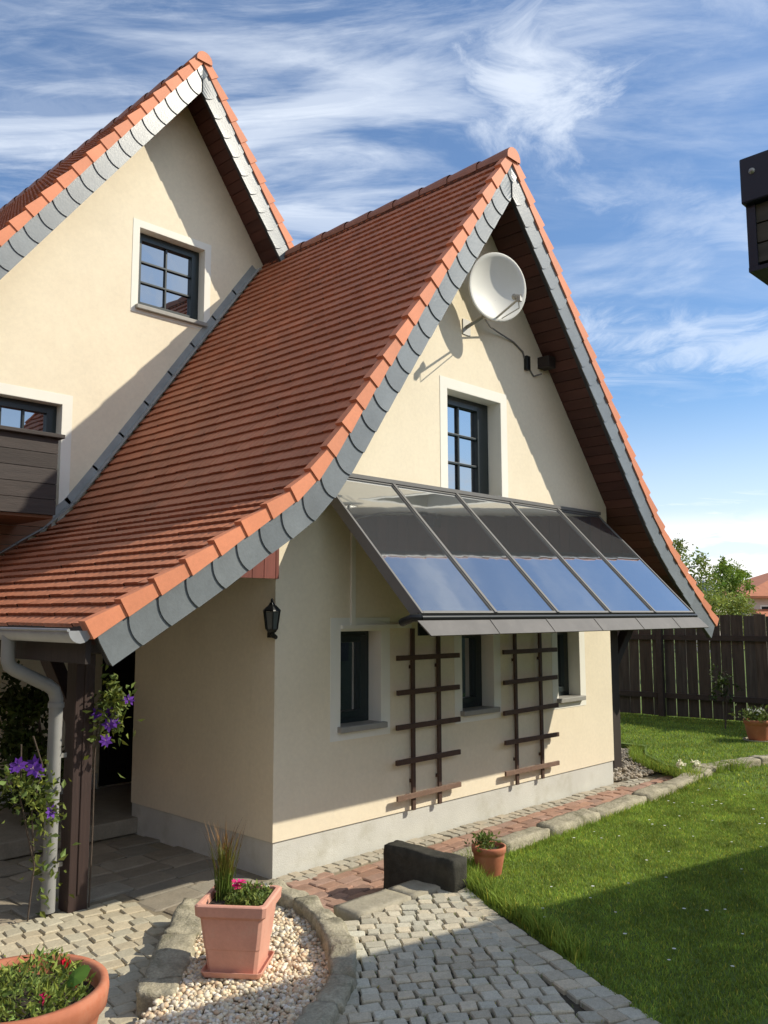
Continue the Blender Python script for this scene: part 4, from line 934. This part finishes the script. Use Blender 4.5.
def sky_blocker():  # added unseen building that cuts sky light on the side wall
    t = thing('added_sky_blocker', (-8.5, 1, -.06), 'added dark timber building left of the yard, unseen, shutting out sky light', 'sky_blocker')
    b = MB(); b.box(-11.5, -7.6, -9.0, 9.0, -.06, 4.2); b.build('wall', M_POST, t)
    b = MB(); b.add([(-7.3, -9.3, 4.15), (-7.3, 9.3, 4.15), (-9.6, -9.3, 6.3), (-9.6, 9.3, 6.3), (-11.9, -9.3, 4.15), (-11.9, 9.3, 4.15)], [(0, 1, 3, 2), (2, 3, 5, 4), (0, 2, 4), (1, 5, 3), (0, 4, 5, 1)]); b.build('roof', M_RIDGE, t)
sky_blocker()

# wooden canopy corner, near, upper right
CN = thing('wooden_canopy', (-2.5, -5.6, 0), 'dark wooden canopy corner with a navy edge beam overhead at the right', 'canopy')
cy1, cx0, cz = -4.80, -2.78, 2.819
b = MB(); b.box(cx0 - .012, cx0 + .03, -6.0, cy1, cz - .086, cz); b.box(cx0 + .03, -2.25, cy1 - .04, cy1, cz - .086, cz); b.build('edge_beam', M_CANOPY, CN, bevel=.003)
b = MB()
for i in range(3): b.box(cx0 + .004, cx0 + .02, -6.0, cy1 - .020, cz - .196 + i * .037, cz - .196 + (i + 1) * .037 - .003, jit(.25, .05))
b.build('side_boards', M_CANOPYB, CN)
b = MB(); b.box(cx0 + .0, cx0 + .04, cy1 - .020, cy1 - .004, cz - .203, cz - .087); b.box(cx0 + .04, -2.25, cy1 - .020, cy1 - .006, cz - .203, cz - .087); b.box(cx0 - .002, -2.25, -6.0, cy1 - .004, cz - .212, cz - .204); b.box(cx0 + .03, -2.25, -6.0, cy1 - .04, cz - .02, cz + .005); b.build('canopy_frame', M_CANOPY, CN)
b = MB(); b.lathe([(0, .004), (.004, .004), (.006, .0)], (cx0 - .012, cy1 - .022, cz - .030), 12, axis=(-1, 0, 0)); b.build('bolt_head', M_GALV, CN)
for yy in (-5.98,):
    for xx in (cx0 + .06, -2.36): b = MB(); b.box(xx, xx + .09, yy, yy + .09, -.06, cz - .27); b.build('post', M_POST2, CN)

# ------------------------------------------------------------------ pots
def planter():
    c = Vector((-1.335, -1.385, .105)); a = R_(-52.3); q = lambda u, v, z: (c.x + u * math.cos(a) - v * math.sin(a), c.y + u * math.sin(a) + v * math.cos(a), c.z + z)
    def sq(h, z, ch=.018): return [q(x, y, z) for x, y in ((-h + ch, -h), (h - ch, -h), (h, -h + ch), (h, h - ch), (h - ch, h), (-h + ch, h), (-h, h - ch), (-h, -h + ch))]
    def stack(levels):
        b = MB(); vs = []; fs = []
        for h, z in levels: vs += sq(h, z)
        for i in range(len(levels) - 1):
            for k in range(8): fs.append((i * 8 + k, i * 8 + (k + 1) % 8, i * 8 + 8 + (k + 1) % 8, i * 8 + 8 + k))
        b.add(vs, fs); return b
    b = stack([(.10, .004), (.155, .004), (.165, .035), (.158, .035), (.152, .014), (.10, .013)]); b.add(sq(.15, .0135), [tuple(range(8))]); o = b.build('plant_saucer', M_TERRA, bevel=.003); tag(o, 'square pink terracotta saucer under the square planter', 'saucer')
    b = stack([(.10, .018), (.132, .018), (.147, .14), (.150, .142), (.169, .300), (.176, .306), (.190, .318), (.194, .368), (.186, .375), (.166, .375), (.160, .33), (.158, .30)])
    o = b.build('planter', M_TERRA, bevel=.004); tag(o, 'square tapered pink terracotta planter standing on the gravel', 'planter')
    b = MB(); b.add(sq(.162, .335), [tuple(range(8))]); s_ = b.build('soil', M_SOIL, o)
    # spiky red-tipped grass
    t = thing('spiky_grass', q(-.10, .05, .335), 'tall spiky ornamental grass with reddish tips in the square planter', 'plant')
    n = 130; V = []; F = []; T = []
    for i in range(n):
        a0 = rnd.uniform(0, 6.28); h = rnd.uniform(.2, .43); l = rnd.uniform(.02, .12) * h / .3; w = rnd.uniform(.002, .004); p = Vector(q(-.10 + rnd.gauss(0, .022), .05 + rnd.gauss(0, .022), .335)); sx = Vector((math.cos(a0 + 1.57), math.sin(a0 + 1.57), 0)) * w; dr = Vector((math.cos(a0), math.sin(a0), 0)); k0 = len(V); kk = rnd.uniform(.7, 1.5)
        for j, (f_, ww) in enumerate(((0, 1), (.4, .9), (.75, .6), (1, .1))):
            pp = p + dr * l * f_ ** 1.8 + Vector((0, 0, h * f_)); V += [tuple(pp - sx * ww), tuple(pp + sx * ww)]
            if j: F.append((k0 + 2 * j - 2, k0 + 2 * j - 1, k0 + 2 * j + 1, k0 + 2 * j)); T.append([(1.2 * kk, 1.2 * kk, .8 * kk), (1.6 * kk, 1.1 * kk, .8 * kk), (2.2 * kk, .75 * kk, .9 * kk)][j - 1])
    fastmesh('leaf_blades', V, F, T, M_LEAF, t)
    # low leafy plant
    n = 700; cc = np.array([q(rnd.uniform(-.05, .145), rnd.uniform(-.14, .14), .335 + rnd.uniform(0, .055)) for _ in range(n)])
    t = thing('leafy_bedding_plant', q(.06, 0, .335), 'low light green leafy plant filling the square planter', 'plant'); leaves('foliage', cc, rand_dirs(n, .8), nr.uniform(.022, .04, n), .55, gtone(n, .9, 2.2, .3), M_LEAF, t)
    fl = [(q(.0, -.06, .43), (.75, .04, .22)), (q(.02, -.04, .452), (.8, .05, .25)), (q(-.01, -.03, .445), (.7, .03, .2))]
    b = MB()
    t = thing('pink_flower', q(.0, -.05, .335), 'bright pink blossom beside the spiky grass in the planter', 'flower')
    for p, col in fl:
        for k in range(9):
            a2 = k * .7 + rnd.random(); d = Vector((math.cos(a2), math.sin(a2), rnd.uniform(-.1, .6))).normalized(); s2 = d.cross(Vector((0, 0, 1))).normalized() * .011; pp = Vector(p)
            b.add([pp, pp + d * .02 + s2, pp + d * .034, pp + d * .02 - s2], [(0, 1, 2, 3)], tuple(c_ * rnd.uniform(.8, 1.2) for c_ in col))
    b.build('petals', M_PETAL, t); b = MB(); b.tube([q(.0, -.05, .335), q(.0, -.05, .43)], .003, 5); b.build('stem', M_LEAF, t)
    b = MB(); p = Vector(q(.13, .10, .40))
    for k in range(12):
        d = Vector((rnd.gauss(0, 1), rnd.gauss(0, 1), rnd.gauss(.3, 1))).normalized(); s2 = d.orthogonal().normalized() * .008; b.add([p, p + d * .012 + s2, p + d * .02, p + d * .012 - s2], [(0, 1, 2, 3)], (.75, .75, .65))
    tag(b.build('white_bud', M_PETAL), 'small whitish flower bud at the right corner of the square planter', 'flower')
    # shrivelled pinkish leaf cluster at the left corner
    n = 60; cc = np.array([q(rnd.uniform(-.16, -.12), rnd.uniform(.02, .14), .34 + rnd.uniform(0, .05)) for _ in range(n)])
    tag(leaves('pale_pink_plant', cc, rand_dirs(n, .8), nr.uniform(.02, .04, n), .6, np.tile([[.55, .3, .26]], (n, 1)) * nr.uniform(.7, 1.2, (n, 1)), M_PETAL), 'pale pink leafy tuft at the left corner of the square planter', 'plant')
planter()
def round_pot(name, c, r, h, label, m, rim=.03, sau=False):
    b = MB(); x, y, z = c
    b.lathe([(0, .0), (r * .66, .0), (r * .70, h * .06), (r * .90, h * .70), (r * .91, h * .76), (r * .98, h * .80), (r, h * .93), (r * .985, h), (r * .90, h), (r * .87, h * .94), (r * .86, h * .84), (0, h * .84)], (x, y, z), 56)
    o = b.build(name, m); tag(o, label, 'plant pot')
    b = MB(); b.lathe([(0, h * .87), (r * .865, h * .845)], (x, y, z), 40); b.build('soil', M_SOIL, o)
    return o
PC = (-2.655, -1.655, .0)
round_pot('round_plant_pot', PC, .36, .47, 'large round orange terracotta bowl planted with flowers at the lower left', M_TERRO)
t = thing('bedding_plant', (PC[0], PC[1], .42), 'bushy green bedding plant with a few red flowers in the large round bowl', 'plant')
n = 1500; a = nr.uniform(0, 6.283, n); rr = .28 * np.sqrt(nr.rand(n)); hh = .405 + nr.rand(n) ** 1.3 * (.15 - .28 * (rr / .33) ** 2 * .4) * (1 + .35 * np.sin(a * 3 + 1))
cc = np.stack([PC[0] + rr * np.cos(a), PC[1] + rr * np.sin(a), hh], 1); dd = np.stack([np.cos(a) * .5, np.sin(a) * .5, np.full(n, .5)], 1) + nr.randn(n, 3) * .7
leaves('foliage', cc, dd, nr.uniform(.025, .06, n), .30, gtone(n, .8, 3.2, .35), M_LEAF, t)
b = MB()
for (fx, fy, fz, col) in [(-.14, .20, .50, (.75, .15, .07)), (.22, .04, .45, (.62, .02, .04)), (.02, -.20, .44, (.42, .01, .08)), (.20, -.11, .43, (.62, .02, .04)), (-.12, .20, .50, (.7, .14, .06))]:
    p = Vector((PC[0] + fx, PC[1] + fy, fz + .035))
    for k in range(14):
        d = Vector((rnd.gauss(0, 1), rnd.gauss(0, 1), rnd.gauss(.4, .7))).normalized(); s2 = d.orthogonal().normalized() * .012; b.add([p, p + d * .016 + s2, p + d * .03, p + d * .016 - s2], [(0, 1, 2, 3)], tuple(c_ * rnd.uniform(.8, 1.2) for c_ in col))
b.build('blossoms', M_PETAL, t)
b = MB(); p = Vector((PC[0] + .16, PC[1] - .16, .505)); vs = [p] + [p + Vector((.055 * math.cos(k * .628) * .8 + .02, .055 * math.sin(k * .628), .03 * math.cos(k * .628))) for k in range(10)]
b.add(vs, [(0, k + 1, (k + 1) % 10 + 1) for k in range(10)], (1.3, 1.7, .9)); b.build('broad_leaf', M_LEAF, t)

SP = (.86, -1.40, LAWN_Z - .005)
round_pot('small_plant_pot', SP, .125, .21, 'small terracotta pot on the lawn corner beside the dark wall block', M_TERRO)
n = 220; cc = np.array([(SP[0] - .02 + rnd.gauss(0, .045), SP[1] + .02 + rnd.gauss(0, .045), SP[2] + .19 + rnd.uniform(0, .09)) for _ in range(n)])
tag(leaves('small_leafy_plant', cc, rand_dirs(n, .9), nr.uniform(.025, .05, n), .4, gtone(n, .9, 2.2, .3), M_LEAF), 'small light green plant growing in the small terracotta pot', 'plant')
FPX = (8.78, -.28, LAWN_Z)
round_pot('far_plant_pot', (FPX[0], FPX[1], FPX[2] + .02), .20, .29, 'terracotta pot standing on the lawn in front of the fence', M_TERRO)
b = MB(); b.lathe([(0, 0), (.20, 0), (.215, .03), (.205, .03), (.19, .012), (0, .012)], FPX, 28); tag(b.build('plant_saucer', M_STEP), 'round pale saucer under the far pot by the fence', 'saucer')
n = 420; cc = np.array([(FPX[0] + rnd.gauss(0, .12), FPX[1] + rnd.gauss(0, .12), FPX[2] + .30 + abs(rnd.gauss(0, .07))) for _ in range(n)])
t = thing('pot_flowers', (FPX[0], FPX[1], FPX[2] + .3), 'grey green plant with white flowers in the pot by the fence', 'plant'); leaves('foliage', cc, rand_dirs(n, .6), nr.uniform(.04, .09, n), .4, gtone(n, .7, 1.8, .3), M_LEAF, t)
b = MB()
for i in range(16):
    p = Vector((FPX[0] + rnd.gauss(0, .06), FPX[1] + rnd.gauss(0, .06), FPX[2] + .42 + rnd.gauss(0, .02)))
    for k in range(5): d = Vector((rnd.gauss(0, 1), rnd.gauss(0, 1), .6)).normalized(); s2 = d.orthogonal().normalized() * .014; b.add([p, p + d * .018 + s2, p + d * .034, p + d * .018 - s2], [(0, 1, 2, 3)], (.8, .8, .76))
b.build('petals', M_PETAL, t)
# white flowers by the far edging
for (x, y, lb) in ((5.60, -.60, 'cream flower at the end of the brick path, the one nearer the house'), (5.74, -.74, 'cream flower at the end of the brick path, the one nearer the lawn')):
    t = thing('white_flower', (x, y, 0), lb, 'flower', 'cream flowers by the path'); b = MB()
    for k in range(5):
        p = Vector((x + rnd.gauss(0, .03), y + rnd.gauss(0, .03), .23 + rnd.gauss(0, .025)))
        for j in range(8): d = Vector((rnd.gauss(0, 1), rnd.gauss(0, 1), rnd.gauss(.2, .8))).normalized(); s2 = d.orthogonal().normalized() * .016; b.add([p, p + d * .022 + s2, p + d * .042, p + d * .022 - s2], [(0, 1, 2, 3)], (.86, .84, .62))
    b.build('petals', M_PETAL, t); blades('leaf_blades', [(x - .07, y - .07), (x + .07, y - .07), (x + .07, y + .07), (x - .07, y + .07)], 90, .10, .22, 0., M_GRASS, 31, .004, .5, t)
for i, (x, y) in enumerate(((5.35, -.86), (5.15, -.95), (6.0, -.88), (6.25, -.98), (7.1, -1.1))):
    o = blades('grass_tuft', [(x - .13, y - .08), (x + .13, y - .08), (x + .13, y + .08), (x - .13, y + .08)], 260, .08, .22, LAWN_Z - .05, M_GRASS, 40 + i, .004, .9); tag(o, 'grey green grass tuft growing among the edging stones', 'grass tuft', 'grass tufts among the edging stones')

# clematis at the porch post
def flower(b, p, r, face):
    face = Vector(face).normalized(); u = face.orthogonal().normalized(); v = face.cross(u)
    for k in range(7):
        a = k * 2 * math.pi / 7 + rnd.uniform(-.15, .15); d = (u * math.cos(a) + v * math.sin(a) + face * rnd.uniform(-.1, .35)).normalized(); s2 = d.cross(face).normalized() * r * .26; rr = r * rnd.uniform(.85, 1.1)
        c = rnd.uniform(.7, 1.3); b.add([p, p + d * rr * .5 + s2, p + d * rr, p + d * rr * .5 - s2], [(0, 1, 2, 3)], (.13 * c, .04 * c, .33 * c))
    for k in range(6): d = (face + Vector((rnd.gauss(0, .5), rnd.gauss(0, .5), rnd.gauss(0, .5)))).normalized(); s2 = d.orthogonal().normalized() * .003; b.add([p, p + d * r * .3 + s2, p + d * r * .32 - s2], [(0, 1, 2)], (.5, .42, .3))
def clematis(label, base, stems, fl, lf, n):
    t = thing('clematis', base, label, 'climbing plant'); b = MB()
    for s_ in stems: b.tube(s_, .006, 5)
    b.build('stem', M_BARK, t); b = MB()
    for p in fl: flower(b, Vector(p), rnd.uniform(.05, .068), CAMP - Vector(p) + Vector((rnd.gauss(0, 2), rnd.gauss(0, 2), rnd.gauss(1, 2))))
    b.build('blossoms', M_PETAL, t)
    cc = np.concatenate([np.array(p) + nr.randn(int(n * w), 3) * np.array(sg) for p, sg, w in lf]); k = len(cc)
    leaves('foliage', cc, rand_dirs(k, .1), nr.uniform(.035, .075, k), .5, gtone(k, .8, 2.1, .35), M_LEAF, t)
def at_y(px, py, y):      # place on the vertical plane y = const, used for laying out the climber
    r = Vector((.69595 * (px - 384) / 866.23 + .0815 * (py - 512) / 866.23 + .71333, -.71795 * (px - 384) / 866.23 + .0822 * (py - 512) / 866.23 + .69125, -.00236 * (px - 384) / 866.23 - .9933 * (py - 512) / 866.23 + .11574))
    k = (y - CY) / r.y; return Vector((CX, CY, 2.)) + r * k
clematis('purple clematis climbing the porch post on its right side', (-1.25, .36, 0),
    [[(-1.268, .41, 0), (-1.266, .40, .5), (-1.267, .405, 1.0), (-1.262, .38, 1.35), (-1.20, .34, 1.50)]],
    [at_y(108, 725, .26), at_y(105, 741, .28), at_y(112, 722, .3), at_y(128, 700, .3), at_y(98, 714, .33), at_y(111, 712, .3)],
    [(at_y(113, 708, .32), (.06, .05, .08), .6), (at_y(112, 694, .34), (.035, .04, .05), .3), (at_y(104, 720, .34), (.07, .05, .09), .3)], 300)
clematis('purple clematis climbing beside the grey downpipe', (-1.75, .42, 0),
    [[(-1.68, .44, 0), (-1.66, .42, .35), (-1.70, .40, .7), (-1.66, .36, 1.0), (-1.74, .34, 1.2)], [(-1.66, .42, .35), (-1.78, .40, .8), (-1.80, .38, 1.15)]],
    [at_y(18, 765, .32), at_y(33, 769, .30), at_y(38, 772, .32), at_y(51, 812, .28), at_y(15, 768, .34), at_y(34, 765, .33)],
    [(at_y(30, 790, .36), (.08, .06, .09), .5), (at_y(45, 805, .36), (.05, .05, .10), .25), (at_y(48, 850, .42), (.06, .05, .22), .35), (at_y(15, 780, .38), (.05, .05, .05), .15)], 300)
# dark shrub on the shaded porch wall
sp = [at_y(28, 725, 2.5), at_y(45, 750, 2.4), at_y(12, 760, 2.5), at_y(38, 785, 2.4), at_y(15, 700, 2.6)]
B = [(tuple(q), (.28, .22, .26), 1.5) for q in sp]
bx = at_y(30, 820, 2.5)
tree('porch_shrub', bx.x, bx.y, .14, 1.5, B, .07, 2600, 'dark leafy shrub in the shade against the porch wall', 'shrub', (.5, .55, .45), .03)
